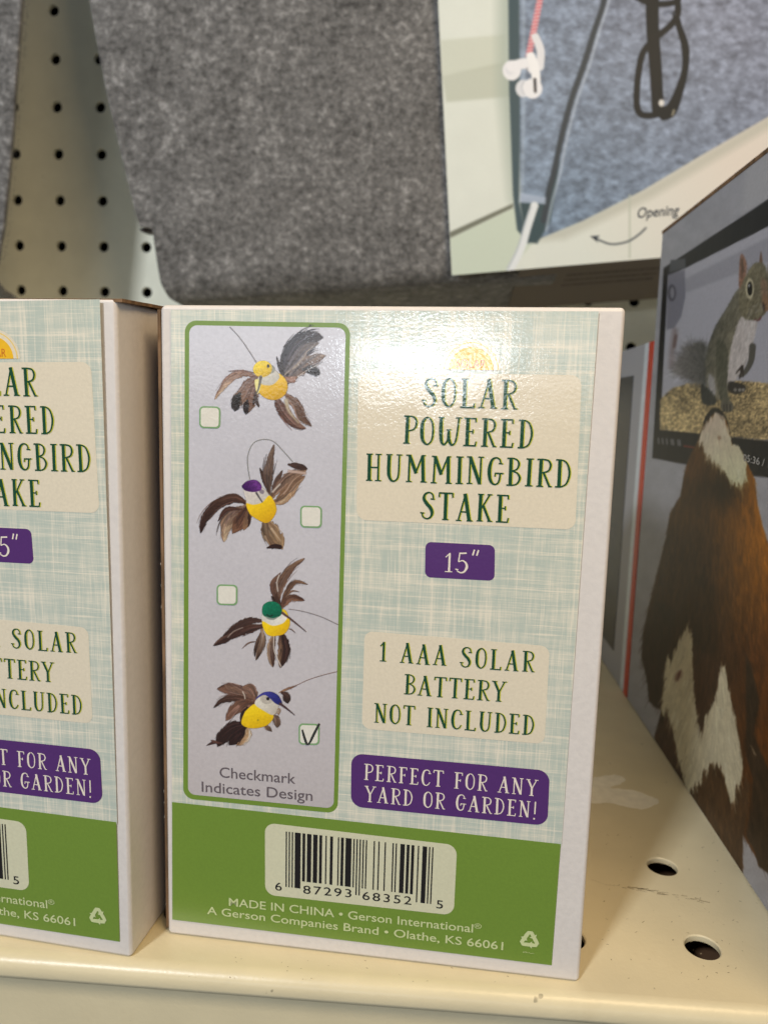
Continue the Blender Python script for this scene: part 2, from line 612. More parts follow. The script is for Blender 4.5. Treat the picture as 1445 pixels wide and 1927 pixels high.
class Canvas:
    def __init__(s, x0, y0, x1, y1, res=1.0, bgc=None):
        s.x0, s.y0, s.res = x0, y0, res
        s.w, s.h = int((x1 - x0) * res) + 1, int((y1 - y0) * res) + 1
        s.rgb = np.zeros((s.h, s.w, 3))
        s.a = np.zeros((s.h, s.w))
        if bgc is not None:
            s.rgb[:] = np.array(bgc) / 255.0
            s.a[:] = 1
        yy, xx = np.mgrid[0:s.h, 0:s.w]
        s.X, s.Y = xx / res + x0, yy / res + y0

    def win(s, P, pad):
        P = np.asarray(P)[:, :2]
        a = np.floor((P.min(0) - pad - (s.x0, s.y0)) * s.res).astype(int)
        b = np.ceil((P.max(0) + pad - (s.x0, s.y0)) * s.res).astype(int)
        return slice(max(a[1], 0), max(min(b[1], s.h), 0)), slice(max(a[0], 0), max(min(b[0], s.w), 0))

    def comp(s, w, c, m):
        A = s.a[w]
        o = m + A * (1 - m)
        os_ = np.maximum(o, 1e-6)[..., None]
        s.rgb[w] = (c * m[..., None] + s.rgb[w] * (A * (1 - m))[..., None]) / os_
        s.a[w] = o

    def segd(s, w, P):
        X, Y = s.X[w], s.Y[w]
        best = np.full(X.shape, 1e9)
        bt = np.zeros(X.shape)
        bs = np.zeros(X.shape)
        L = np.r_[0, np.cumsum(np.linalg.norm(np.diff(P[:, :2], axis=0), axis=1))]
        for i in range(len(P) - 1):
            a, b = P[i][:2], P[i + 1][:2]
            d = b - a
            q = d @ d
            if q < 1e-9: continue
            t = np.clip(((X - a[0]) * d[0] + (Y - a[1]) * d[1]) / q, 0, 1)
            dx, dy = X - a[0] - t * d[0], Y - a[1] - t * d[1]
            r = np.hypot(dx, dy)
            k = r < best
            best = np.where(k, r, best)
            bt = np.where(k, (L[i] + t * math.sqrt(q)) / L[-1], bt)
            bs = np.where(k, np.sign(d[0] * dy - d[1] * dx), bs)
        return best, bt, bs, L[-1]

    def poly(s, pts, c, soft=0.7, smooth=False, alpha=1.0, tex=None, rag=0.0, rs=0.2, ragy=0.0):
        P = np.array(crom(pts, 6, True) if smooth else pts, float)
        w = s.win(P, soft * 3 + rag + ragy * 1.5 + 2)
        X, Y = s.X[w], s.Y[w]
        if X.size == 0: return
        if rag:
            X = X + (fbm(X * rs, Y * rs) - .5) * 2 * rag
            Y = Y + (fbm(X * rs + 91, Y * rs + 40) - .5) * 2 * rag
        if ragy:
            Y = Y + (vn(X * .09 + 7, Y * .004) - .5) * 2 * ragy + (vn(X * .25 + 3, Y * .01) - .5) * ragy
        ins = np.zeros(X.shape, bool)
        dm = np.full(X.shape, 1e9)
        n = len(P)
        for i in range(n):
            a, b = P[i], P[(i + 1) % n]
            d = b - a
            q = d @ d
            if q < 1e-9: continue
            t = np.clip(((X - a[0]) * d[0] + (Y - a[1]) * d[1]) / q, 0, 1)
            dm = np.minimum(dm, np.hypot(X - a[0] - t * d[0], Y - a[1] - t * d[1]))
            if a[1] != b[1]:
                k = ((a[1] > Y) != (b[1] > Y)) & (X < d[0] * (Y - a[1]) / d[1] + a[0])
                ins ^= k
        sd = np.where(ins, dm, -dm)
        m = np.clip(sd / max(soft, .01) + .5, 0, 1) * alpha
        col = np.broadcast_to(np.array(c, float) / 255, X.shape + (3,)) if not callable(c) else c(X, Y) / 255
        if tex is not None:
            col = col * tex(X, Y)[..., None]
        s.comp(w, np.clip(col, 0, 1.2), m)

    def ell(s, cx, cy, rx, ry, c, rot=0, **k):
        s.poly([(cx + rx * cos(a) * cos(rot) - ry * sin(a) * sin(rot), cy + rx * cos(a) * sin(rot) + ry * sin(a) * cos(rot)) for a in [i * pi / 12 for i in range(24)]], c, **k)

    def stroke(s, pts, wd, c, soft=0.8, alpha=1.0, w1=None, smooth=True):
        P = np.array(crom(pts, 8) if smooth else pts, float)
        w = s.win(P, wd + soft * 2 + 2)
        if s.X[w].size == 0: return
        d, t, _, _ = s.segd(w, P)
        ww = wd if w1 is None else wd + (w1 - wd) * t
        m = np.clip((ww / 2 - d) / soft + .5, 0, 1) * alpha
        s.comp(w, np.broadcast_to(np.array(c, float) / 255, d.shape + (3,)), m)

    def feather(s, pts, wd, c0, c1, c2=None, shaft=None, seed=0, blunt=0.5, k=1.0):
        """plume: c0 at the root, c1 at the tip, c2 on the lower edge"""
        P = np.array(crom(pts, 5), float)
        w = s.win(P, wd * 1.3 + 3)
        if s.X[w].size == 0: return
        d, t, sg, L = s.segd(w, P)
        fr = k
        bar = .55 * vn((t * L + d * 1.3) * 0.10 * fr + seed * 13, sg * 3 + seed + 40) + .45 * vn((t * L + d * 1.5) * 0.30 * fr + seed * 5, sg * 3 + seed + 80)
        fine = vn((t * L + d * 1.6) * 0.40 * fr + seed * 7, sg * 5 + seed * 3 + 11 + d * 0.05)
        prof = np.clip(t * 3.2, 0.22, 1) ** .6 * np.clip((1 - t) * (1.2 / max(blunt, .05)) + .03, 0, 1) ** .6
        ww = wd / 2 * prof * (0.72 + 0.42 * bar)
        m = np.clip((ww - d) / (3.6 / fr) + .5, 0, 1)
        m = m * np.where(fine > .80, np.clip(1.4 - d / (ww + 1e-6), 0.0, 1), 1)
        tt = np.clip(t + (bar - .5) * .35, 0, 1)[..., None]
        c = np.array(c0, float) * (1 - tt) + np.array(c1, float) * tt
        if c2 is not None:
            e = np.clip(sg * d / (ww + 1e-6) * 1.4, 0, 1)[..., None]
            c = c * (1 - e) + np.array(c2, float) * e
        c = c * np.array((.95, .87, .78)) * (0.84 + 0.32 * fine)[..., None] * (0.9 + .2 * bar)[..., None]
        if shaft is not None:
            q = np.clip(1.6 - d * fr / 1.3, 0, 1)[..., None] * .8
            c = c * (1 - q) + np.array(shaft, float) * q
        s.comp(w, np.clip(c / 255, 0, 1), m)

    def plumes(s, pts, wd, c0, c1, c2=None, shaft=None, seed=0, blunt=0.5, k=1.0):
        """a soft plume: thin base vane plus loose strands that part towards the tip"""
        s.feather(pts, wd * .80, c0, c1, c2, shaft, seed, blunt, k)
        if wd < 30: return
        rn = random.Random(seed * 77 + 5)
        P = np.array(crom(pts, 5), float)
        dv = np.gradient(P, axis=0)
        nr = np.stack([-dv[:, 1], dv[:, 0]], 1)
        nr /= np.linalg.norm(nr, axis=1)[:, None] + 1e-6
        t = np.linspace(0, 1, len(P))[:, None]
        for i in range(int(5 + wd / 9)):
            o = rn.uniform(-.5, .5)
            a = rn.uniform(.0, .45)
            e = rn.uniform(.72, 1.0) if abs(o) < .3 else rn.uniform(.6, .92)
            keep = (t[:, 0] >= a) & (t[:, 0] <= e)
            if keep.sum() < 3: continue
            sp = np.sin(np.clip(t, 0, 1) * pi * .62) ** .8
            Q = (P + nr * o * wd * .98 * sp)[keep]
            f = rn.uniform(.62, 1.45)
            if rn.random() < .18: f = 1.9
            ca = np.clip(np.array(c0, float) * .84 * f, 0, 228)
            s.stroke(Q[::2] if len(Q) > 5 else Q, rn.uniform(.05, .11) * wd, ca * (1 - e * .3) + np.clip(np.array(c1, float) * .9 * f, 0, 228) * e * .3, 3.2, rn.uniform(.35, .75), .02 * wd, smooth=False)

    def smear(s, n, poly, flow, ln, wd, seed=1, al=.7, jit=.18, tone=.16, soft=2.5):
        """drag colour along the lie of the fur"""
        rn = np.random.RandomState(seed)
        P = np.array(poly, float)
        a, b = P.min(0), P.max(0)
        pts = a + rn.rand(n * 3, 2) * (b - a)
        ins = np.zeros(len(pts), bool)
        for i in range(len(P)):
            p, q = P[i], P[(i + 1) % len(P)]
            if p[1] == q[1]: continue
            k = ((p[1] > pts[:, 1]) != (q[1] > pts[:, 1])) & (pts[:, 0] < (q[0] - p[0]) * (pts[:, 1] - p[1]) / (q[1] - p[1]) + p[0])
            ins ^= k
        pts = pts[ins][:n]
        snap = s.rgb.copy()
        for (x, y) in pts:
            xi, yi = int((x - s.x0) * s.res), int((y - s.y0) * s.res)
            if not (0 <= xi < s.w and 0 <= yi < s.h): continue
            c = snap[yi, xi] * 255 * (1 + tone * rn.randn())
            fx, fy = flow(x, y)
            fa = math.atan2(fy, fx) + jit * rn.randn()
            L_n = ln * rn.uniform(.5, 1.4)
            s.stroke([(x - cos(fa) * L_n * .3, y - sin(fa) * L_n * .3), (x + cos(fa) * L_n * .7, y + sin(fa) * L_n * .7)], wd * rn.uniform(.6, 1.3), np.clip(c, 0, 240), soft, al, wd * .25, smooth=False)

    def speck(s, amp, rx=0.5, ry=0.5, chroma=0.0):
        n = fbm(s.X * rx, s.Y * ry, 2) - .5
        s.rgb *= (1 + amp * 2 * n)[..., None]

    def sample(s, X, Y):
        x = np.clip((X - s.x0) * s.res, 0, s.w - 1.001)
        y = np.clip((Y - s.y0) * s.res, 0, s.h - 1.001)
        xi, yi = x.astype(int), y.astype(int)
        fx, fy = (x - xi)[..., None], (y - yi)[..., None]
        D = np.concatenate([s.rgb, s.a[..., None]], -1)
        o = (D[yi, xi] * (1 - fx) + D[yi, xi + 1] * fx) * (1 - fy) + (D[yi + 1, xi] * (1 - fx) + D[yi + 1, xi + 1] * fx) * fy
        c = np.clip(o[..., :3], 0, 1)
        o[..., :3] = np.where(c <= 0.04045, c / 12.92, ((c + 0.055) / 1.055) ** 2.4)
        return o


def picture_on_plane(name, cv, zx, zy, org, e1, e2, r1, r2, step, n, p0, mat, parent, frame='w', gain=1.0, alpha=True, base=(0, 0, 0)):
    """grid on the plane org + a*e1 + b*e2; each point looks its colour up in the canvas at its photo position"""
    A = np.arange(r1[0], r1[1] + step[0], step[0])
    B = np.arange(r2[0], r2[1] + step[1], step[1])
    bb, aa = np.meshgrid(B, A, indexing='ij')
    V = np.array(org) + aa[..., None] * np.array(e1) + bb[..., None] * np.array(e2)
    Mx, c0 = (M, CAM) if frame == 'w' else (RB, CAM_B)
    q = (V - c0) @ Mx.T
    zc = np.maximum(q[..., 2], 1.0)
    U, Vv = q[..., 0] / zc * F_PX + PPX, q[..., 1] / zc * F_PX + PPY
    colr = cv.sample(zx(U), zy(Vv))
    colr[..., :3] *= gain
    keep = colr[..., 3] > 0.02 if alpha else None
    if not alpha: colr[..., 3] = 1
    return grid_obj(name, V - np.array(base), mat, parent, colr, keep)


# ------------------------------------------------------------------ the shelf
shelf = empty("store_shelf", (0, -0.80, 0))
tag(shelf, "cream painted metal shelf with round holes and rolled front edge under the boxes", "shelf")
m_shelf = metal_paint("cream shelf enamel", srgb(218, 206, 172), 0.34)
m_dark = plain("dark void", (0.014, 0.011, 0.009), 0.9, 0.1)
hb = rz(-TH) @ np.array([13.17, 1.70, 0])
SP = 3.30


def holed_sheet(x_lo, x_hi, y_lo, y_hi, hx, hy, sp, r, depth, seg=24):
    """sheet in 2-D with round holes on a square pitch; returns verts (a,b,depth) and faces"""
    v, f = [], []
    i0, i1 = math.ceil((x_lo - hx + sp / 2) / sp), math.floor((x_hi - hx - sp / 2) / sp)
    j0, j1 = math.ceil((y_lo - hy + sp / 2) / sp), math.floor((y_hi - hy - sp / 2) / sp)
    for i in range(i0, i1 + 1):
        for j in range(j0, j1 + 1):
            cx, cy = hx + i * sp, hy + j * sp
            n0 = len(v)
            for k in range(seg):
                a = 2 * pi * k / seg + pi / seg * 0
                ca, sa = cos(a), sin(a)
                q = sp / 2 / max(abs(ca), abs(sa))
                v.append((cx + ca * q, cy + sa * q, 0))
            for rr, dz in ((r + 0.03, 0.0), (r, 0.03), (r, depth)):
                for k in range(seg):
                    a = 2 * pi * k / seg
                    v.append((cx + cos(a) * rr, cy + sin(a) * rr, dz))
            for lay in range(3):
                for k in range(seg):
                    k2 = (k + 1) % seg
                    o = n0 + lay * seg
                    f.append((o + k, o + k2, o + seg + k2, o + seg + k))
    X0, X1 = hx + (i0 - .5) * sp, hx + (i1 + .5) * sp
    Y0, Y1 = hy + (j0 - .5) * sp, hy + (j1 + .5) * sp
    return v, f, (X0, X1, Y0, Y1)


YE = -0.80          # where the front edge starts to roll over
v, f, (X0, X1, Y0, Y1) = holed_sheet(-40, 46, YE, hb[1] + SP * 1.6, hb[0], hb[1], SP, 0.42, 0.16, 40)
v = [(x, y - YE, -d) for x, y, d in v]
n0 = len(v)
for (a, b, c, d) in ((X0, X1, YE, Y0), (X0, X1, Y1, 37.9)):
    k = len(v)
    v += [(a, c - YE, 0), (b, c - YE, 0), (b, d - YE, 0), (a, d - YE, 0)]
    f.append((k, k + 1, k + 2, k + 3))
mesh_obj("shelf_top", v, f, m_shelf, shelf)
# rolled nose and front lip
prof = [(0, 0)]
for k in range(1, 9):
    a = k / 8 * radians(84)
    prof.append((-0.34 * sin(a), -0.34 * (1 - cos(a))))
prof += [(-0.35, -0.42), (-0.33, -0.50), (-0.25, -0.55), (-0.21, -0.60), (-0.20, -1.0), (-0.22, -3.2), (-0.22, -4.4), (-0.15, -4.6), (0.3, -4.62)]
nx = 90
V = np.zeros((len(prof), nx, 3))
for i, (py, pz) in enumerate(prof):
    for j in range(nx):
        x = X0 + (X1 - X0) * j / (nx - 1)
        V[i, j] = (x, py, pz)
grid_obj("shelf_lip", V, m_shelf, shelf, smooth=True)
box_mesh("shelf_underside", X0, X1, 0.1, 38.5, -1.4, -1.2, plain("brown primer", (0.16, 0.09, 0.05)), shelf)

# scuffs: torn tape residue, scratches, crumbs
m_tape = plain("old tape residue", srgb(240, 234, 216), 0.5)
m_scratch = plain("grey scratch", srgb(150, 136, 108), 0.7)


def on_shelf(u, v, h=0.0):
    p = on_plane(u, v, (0, 0, 1), (0, 0, h))
    return (p[0], p[1] - YE, h)


tp = crom([(1100, 1470), (1125, 1462), (1155, 1458), (1176, 1466), (1166, 1476), (1148, 1482), (1190, 1487), (1228, 1500), (1238, 1510), (1215, 1522), (1185, 1520), (1150, 1512), (1100, 1508)], 5, True)
rnd = random.Random(3)
tp = [on_shelf(p[0] + rnd.uniform(-1.5, 1.5), p[1] + rnd.uniform(-1, 1), 0.004) for p in tp]
mesh_obj("tape_residue", tp, [tuple(range(len(tp)))], m_tape, shelf)
vs, fs = [], []
def scr(pts, wd):
    q = [on_shelf(*p, 0.003) for p in pts]
    for a, b in zip(q[:-1], q[1:]):
        d = np.array([b[1] - a[1], a[0] - b[0]])
        d = d / (np.linalg.norm(d) + 1e-9) * wd * rnd.uniform(.4, 1.3)
        k = len(vs)
        vs.extend([(a[0] + d[0], a[1] + d[1], .003), (a[0] - d[0], a[1] - d[1], .003), (b[0] - d[0] * .6, b[1] - d[1] * .6, .003), (b[0] + d[0] * .6, b[1] + d[1] * .6, .003)])
        fs.append((k, k + 1, k + 2, k + 3))
scr([(1112, 1655), (1140, 1665), (1165, 1667)], .006)
for _ in range(26):
    u = rnd.uniform(1168, 1330)
    vv = 1668 + (u - 1168) * .17 + rnd.uniform(-3, 3)
    scr([(u, vv), (u + rnd.uniform(6, 22), vv + rnd.uniform(0, 5))], rnd.uniform(.006, .02))
for _ in range(80):
    u, vv = rnd.uniform(1110, 1430), rnd.uniform(1560, 1850)
    scr([(u, vv), (u + rnd.uniform(-5, 5), vv + rnd.uniform(-3, 3))], rnd.uniform(.006, .016))
for _ in range(26):
    u, vv = rnd.uniform(330, 1000), rnd.uniform(1800, 1850)
    scr([(u, vv), (u + rnd.uniform(-4, 4), vv + rnd.uniform(-2, 2))], rnd.uniform(.005, .012))
tag(mesh_obj("scuff_marks", vs, fs, m_scratch, shelf), kind="stuff")

# ------------------------------------------------------------------ the pegboard
YP = 38.0
peg = empty("pegboard", (0, YP, 0))
tag(peg, "pale cream pegboard back panel with rows of round holes behind the shelf", "pegboard")
m_peg = metal_paint("pale pegboard enamel", srgb(240, 240, 222), 0.45)
hp = on_plane(110, 290, (0, 1, 0), (0, YP, 0))
hp2 = on_plane(115, 463, (0, 1, 0), (0, YP, 0))
psp = (hp[2] - hp2[2]) / 2
v, f, (X0, X1, Z0, Z1) = holed_sheet(-48, 52, -2, 60, hp[0], hp[2], psp, 0.365, 0.30, 24)
v = [(x, d, z) for x, z, d in v]
mesh_obj("perforated_panel", v, f, m_peg, peg)
box_mesh("dark_backing", X0, X1, 1.6, 1.9, Z0, Z1, m_dark, peg)

# ------------------------------------------------------------------ product boxes
BW, BD, BH = 9.976, 10.0, 15.2


def crumple(o, pts):
    me = o.data
    for vx in me.vertices:
        c = np.array(vx.co) / CM
        for (p, r, d) in pts:
            q = np.linalg.norm(c - np.array(p))
            if q < r:
                kk = (1 - q / r) ** 1.5
                vx.co = Vector([vx.co[i] + d[i] * kk * CM for i in range(3)])


def carton(parent, top=True, seed=0):
    """board shell with soft rounded edges, fine enough to carry small dents"""
    import bmesh
    bm = bmesh.new()
    bmesh.ops.create_cube(bm, size=1.0)
    for vx in bm.verts:
        vx.co = Vector(((vx.co.x + .5) * BW, (vx.co.y + .5) * BD, (vx.co.z + .5) * BH))
    bmesh.ops.bevel(bm, geom=list(bm.edges), offset=0.10, segments=4, profile=0.5, affect='EDGES')
    bmesh.ops.scale(bm, vec=(CM, CM, CM), verts=bm.verts)
    me = bpy.data.meshes.new("carton")
    bm.to_mesh(me)
    bm.free()
    me.materials.append(m_paper)
    me.shade_smooth()
    o = bpy.data.objects.new("carton", me)
    COL.objects.link(o)
    o.parent = parent
    wn = o.modifiers.new("wn", 'WEIGHTED_NORMAL')
    wn.keep_sharp = True
    return o


def prints(root, seed=1):
    """all flat print of the front face; same on every box"""
    R_ = root
    out = []
    def add(o):
        out.append(o)
        return o
    # linen field
    add(flat("linen_print", [bx(322, 583), bx(1126, 586), bx(1056, 1592), bx(324, 1518)], 1, m_linen, R_))
    # green foot band
    g = [bx(324.5, 1509), bx(1054.5, 1588), bx(1037.5, 1816), bx(325, 1730)]
    add(flat("green_band", g, 2, m_green, R_))
    # title panel, battery panel
    add(flat("title_panel", rounded([bx(674, 700), bx(1094, 706), bx(1082, 997), bx(671, 978)], 0.22), 2, m_cream, R_))
    add(flat("battery_panel", rounded([bx(686, 1187), bx(1034, 1216), bx(1024, 1400), bx(681, 1371)], 0.2), 2, m_cream, R_))
    # half sun
    cx, cz = bx(886, 696)
    rs = 0.47
    for k, (rr, mm, ly) in enumerate(((rs * 1.34, m_cream, 2.3), (rs * 1.22, print_yel2, 2.6), (rs * 1.17, m_cream, 2.9), (rs, print_yel, 3.3))):
        add(flat(("sun_ring", "sun_line", "sun_gap", "printed_sun")[k], [(cx + rr * cos(a), cz + rr * sin(a)) for a in [pi * i / 20 for i in range(21)]], ly, mm, R_))
    add(sans_line("SOLAR", (858, 691), (913, 693), 0.17, "sun_text", print_or, R_, 4.2))
    # title
    C1 = 0.60
    fr = m_yel_fr
    add(hand_line("SOLAR", (795, 764), (972, 769), 0.585, "title_text", m_green_d, R_, 4, fringe=fr, seed=1))
    add(hand_line("POWERED", (758, 834), (1002, 843), 0.575, "title_text", m_green_d, R_, 4, fringe=fr, seed=2))
    add(hand_line("HUMMINGBIRD", (688, 903), (1073, 917), 0.570, "title_text", m_green_d, R_, 4, gap=.13, fringe=fr, seed=3))
    add(hand_line("STAKE", (792, 975), (957, 983), 0.575, "title_text", m_green_d, R_, 4, fringe=fr, seed=4))
    add(hand_line("1 AAA SOLAR", (714, 1243), (1004, 1264), 0.450, "battery_text", m_green_d, R_, 4, gap=.20, fringe=fr, seed=5))
    add(hand_line("BATTERY", (760, 1305), (950, 1320), 0.450, "battery_text", m_green_d, R_, 4, gap=.11, fringe=fr, seed=6))
    add(hand_line("NOT INCLUDED", (704, 1358), (1004, 1383), 0.445, "battery_text", m_green_d, R_, 4, gap=.14, fringe=fr, seed=7))
    # size tag and slogan
    add(flat("size_tag", rounded([bx(800.5, 1019.5), bx(931, 1026), bx(930, 1093), bx(799.5, 1086)], 0.13), 2, m_purple, R_))
    add(hand_line("15", (836, 1075), (880, 1077), 0.42, "size_text", m_white_t, R_, 3, gap=.14, seed=8))
    add(hand_line('"', (886, 1074), (899, 1075), 0.40, "size_text", m_white_t, R_, 3, seed=9))
    add(flat("slogan_banner", rounded([bx(661.5, 1417), bx(1034, 1450), bx(1029.5, 1553.5), bx(660.5, 1517)], 0.27), 3, m_purple, R_))
    add(hand_line("PERFECT FOR ANY", (685, 1466), (1010, 1497), 0.375, "slogan_text", m_white_t, R_, 4, gap=.15, seed=10))
    add(hand_line("YARD OR GARDEN!", (686, 1507), (1008, 1538), 0.375, "slogan_text", m_white_t, R_, 4, gap=.15, seed=11))
    # picture panel
    pc = [bx(348.5, 603), bx(659.5, 608), bx(635.5, 1530.5), bx(345.5, 1502)]
    add(flat("panel_frame", rounded(pc, 0.26, 12), 2, m_green, R_))
    pci = [bx(357, 612), bx(651, 617), bx(628, 1521), bx(354.5, 1494)]
    add(flat("picture_backdrop", rounded(pci, 0.18, 10), 3, m_pic_bgflat, R_))
    for nm, cv in BIRDS:
        x0, z0 = bx(330, 1540)
        x1, z1 = bx(665, 600)
        ux0, uy0, ux1, uy1 = cv.box
        a0, b1 = bx(ux0, uy0)
        a1, b0 = bx(ux1, uy1)
        a0 = min(a0, bx(ux0, uy1)[0]); b1 = max(b1, bx(ux1, uy0)[1]); b0 = min(b0, bx(ux0, uy1)[1])
        add(picture_on_plane(nm, cv, cv.zx, cv.zy, (0, -LAY * 4.2, 0), (1, 0, 0), (0, 0, 1), (a0, a1 + .02), (b0, b1 + .02), (0.0125, 0.0125), None, None, m_col, R_, 'b'))
    for k, (a, b, c, d) in enumerate(((376, 764, 416, 806), (565.5, 951, 606.5, 993), (408.5, 1099, 448, 1138.5), (562.5, 1360.5, 602, 1401))):
        q = [bx(a, b), bx(c, b + 1.2), bx(c - .5, d + .6), bx(a, d - .6)]
        bxo = add(flat("tick_box", rounded(q, 0.10), 5, m_boxline, R_))
        q2 = [bx(a + 3, b + 3), bx(c - 3, b + 4), bx(c - 3.5, d - 2.6), bx(a + 3, d - 3.4)]
        flat("tick_box_fill", rounded(q2, 0.075), 6, m_boxfill, bxo)
    add(sans_line("Checkmark", (414, 1462), (556.5, 1474.5), 0.255, "panel_text", m_greytxt, R_, 4, bold=0.006))
    add(sans_line("Indicates Design", (380.5, 1489), (588.5, 1506.5), 0.255, "panel_text", m_greytxt, R_, 4, bold=0.006))
    # barcode
    add(flat("barcode_label", rounded([bx(499, 1547.5), bx(860, 1590), bx(853.5, 1722), bx(499.5, 1683)], 0.25), 3, m_label, R_))
    Lc = {'0': '0001101', '1': '0011001', '2': '0010011', '3': '0111101', '4': '0100011', '5': '0110001', '6': '0101111', '7': '0111011', '8': '0110111', '9': '0001011'}
    left, right = "687293", "683525"
    code = '101' + ''.join(Lc[c] for c in left) + '01010' + ''.join(''.join('1' if b == '0' else '0' for b in Lc[c]) for c in right) + '101'
    tl, tr = np.array(bx(538, 1564)), np.array(bx(816, 1594))
    bl, br = np.array(bx(537.5, 1668)), np.array(bx(811.5, 1700.5))
    ink = Ink()
    i = 0
    n = len(code)
    while i < n:
        if code[i] == '1':
            j = i
            while j < n and code[j] == '1': j += 1
            long_ = i < 10 or i >= n - 10 or 45 <= i < 50
            s0, s1 = (i + .08) / n, (j - .08) / n
            kk = 1.0 if long_ else 0.865
            A, B = tl + (tr - tl) * s0, tl + (tr - tl) * s1
            C, D = bl + (br - bl) * s1, bl + (br - bl) * s0
            C, D = B + (C - B) * kk, A + (D - A) * kk
            ink.poly([tuple(A), tuple(B), tuple(C), tuple(D)], 4)
            i = j
        else:
            i += 1
    add(ink.build("barcode_bars", m_black, R_))
    dh = 0.205
    for tx, l_, r_ in (("6", (518.5, 1674.5), (531, 1675.5)), ("87293", (571, 1680.5), (661.5, 1688)), ("68352", (682, 1692), (774, 1702)), ("5", (820.5, 1708), (833, 1709.5))):
        add(sans_line(tx, l_, r_, dh, "barcode_digits", m_black, R_, 4, bold=0.004, space=1.22))
    add(sans_line("MADE IN CHINA \u2022 Gerson International", (431.5, 1703.5), (889.5, 1754), 0.205, "maker_text", m_lighttxt, R_, 4, bold=0.008))
    add(sans_line("\u00ae", (891.5, 1746), (905.5, 1747.5), 0.125, "maker_text", m_lighttxt, R_, 4))
    add(sans_line("A Gerson Companies Brand \u2022 Olathe, KS 66061", (390.5, 1719), (946, 1787), 0.200, "maker_text", m_lighttxt, R_, 4, bold=0.008))
    # recycling mark
    cx, cz = bx(996, 1768)
    rk = 0.26
    ink = Ink()
    def rot(p, a): return (cx + (p[0] * cos(a) - p[1] * sin(a)) * rk, cz + (p[0] * sin(a) + p[1] * cos(a)) * rk)
    def lp(a, b, t): return (a[0] + (b[0] - a[0]) * t, a[1] + (b[1] - a[1]) * t)
    A0, A1, A2 = (0, .92), (-.80, -.46), (.80, -.46)
    for k in range(3):
        a = -k * 2 * pi / 3
        q = [lp(A0, A1, .50), lp(A0, A1, .26), lp(A0, A1, .16), lp(A0, A2, .16), lp(A0, A2, .30), lp(A0, A2, .36)]
        ink.ribbon([(*rot(p, a), .36 * rk) for p in q], 4)
        h, e = lp(A0, A2, .36), lp(A0, A2, .60)
        d = np.array(e) - np.array(h); d = d / np.linalg.norm(d); nn_ = np.array((-d[1], d[0]))
        ink.poly([rot(tuple(np.array(h) + nn_ * .36), a), rot(tuple(np.array(h) - nn_ * .36), a), rot(e, a)], 4.4)
    add(ink.build("recycling_mark", m_lighttxt, R_))
    ink = Ink()
    rr = random.Random(5)
    for k in range(9):
        x = cx - .13 + k * .030
        ink.ribbon([(x, cz - .335, .012), (x + rr.uniform(.008, .018), cz - .32 + rr.uniform(-.02, .02), .012)], 4)
    tag(ink.build("fine_print", m_lighttxt, R_), kind="stuff")
    return out


print_yel = print_mat("sun yellow print", srgb(243, 190, 40))
print_yel2 = print_mat("pale sun line", srgb(240, 205, 110))
print_or = print_mat("sun orange print", srgb(214, 120, 40))


def backdrop_mat():
    n = NT("lavender grey photo backdrop")
    sx = n.n('SeparateXYZ')
    n.l(n.tc.outputs['Object'], sx.inputs[0])
    g = n.n('MapRange')
    g.inputs['From Min'].default_value = 0.03
    g.inputs['From Max'].default_value = 0.15
    n.l(sx.outputs['Z'], g.inputs['Value'])
    c = n.mix(g.outputs[0], srgb(196, 188, 188), srgb(206, 206, 216))
    q = n.ramp(n.noise(1100, 2), [(0.3, (0.93,) * 3), (0.7, (1.02,) * 3)])
    c = n.mix(1.0, c, q, 'MULTIPLY')
    c = n.mix(1.0, c, n.ramp(n.noise(40, 3), [(0.3, (0.96,) * 3), (0.7, (1.02,) * 3)]), 'MULTIPLY')
    n.out(c, 0.09, 0.95)
    varnish(n)
    return n.m


m_pic_bgflat = backdrop_mat()

# ---- the four printed birds, drawn in enlarged photo coordinates
BIRDS = []


def new_bird(x0, y0, x1, y1, sc_, ox, oy):
    cv = Canvas(x0, y0, x1, y1, 0.5)
    cv.box = (ox + x0 / sc_, oy + y0 / sc_, ox + x1 / sc_, oy + y1 / sc_)
    cv.zx = lambda U: (U - ox) * sc_
    cv.zy = lambda V: (V - oy) * sc_
    return cv


def grain(a=0.12, f=0.12):
    return lambda X, Y: 1 - a + 2 * a * fbm(X * f, Y * f, 2)


def shade(c0, c1, a, b):
    """printed colour blend between two points"""
    a, b = np.array(a, float), np.array(b, float)
    d = b - a
    def fn(X, Y):
        t = np.clip(((X - a[0]) * d[0] + (Y - a[1]) * d[1]) / (d @ d), 0, 1)[..., None]
        return np.array(c0, float) * (1 - t) + np.array(c1, float) * t
    return fn


S1 = 3.6125
cv = new_bird(360, 195, 1150, 910, S1, 300, 560)
cv.stroke([(480, 200), (560, 290), (660, 440)], 4.5, (140, 132, 130), 3)
F = cv.plumes
F([(860, 560), (880, 450), (930, 350), (1030, 275), (1105, 270)], 190, (50, 46, 52), (58, 54, 60), (70, 66, 72), seed=1, blunt=.35, k=.5)
F([(870, 565), (960, 480), (1050, 420), (1125, 395)], 120, (92, 82, 84), (150, 140, 138), (120, 104, 100), seed=2, k=.5)
F([(845, 520), (930, 420), (1000, 340), (1080, 310)], 95, (66, 62, 68), (120, 116, 124), (160, 158, 160), seed=3, k=.5)
F([(980, 490), (1030, 490), (1090, 520)], 74, (54, 50, 54), (50, 46, 48), seed=4, blunt=.2, k=.5)
F([(840, 540), (815, 470), (798, 400)], 26, (52, 46, 48), (60, 52, 54), seed=5)
F([(850, 540), (835, 450), (828, 400)], 20, (52, 46, 48), (60, 52, 54), seed=6)
F([(860, 545), (900, 560), (930, 540)], 60, (150, 118, 108), (170, 140, 130), seed=7)
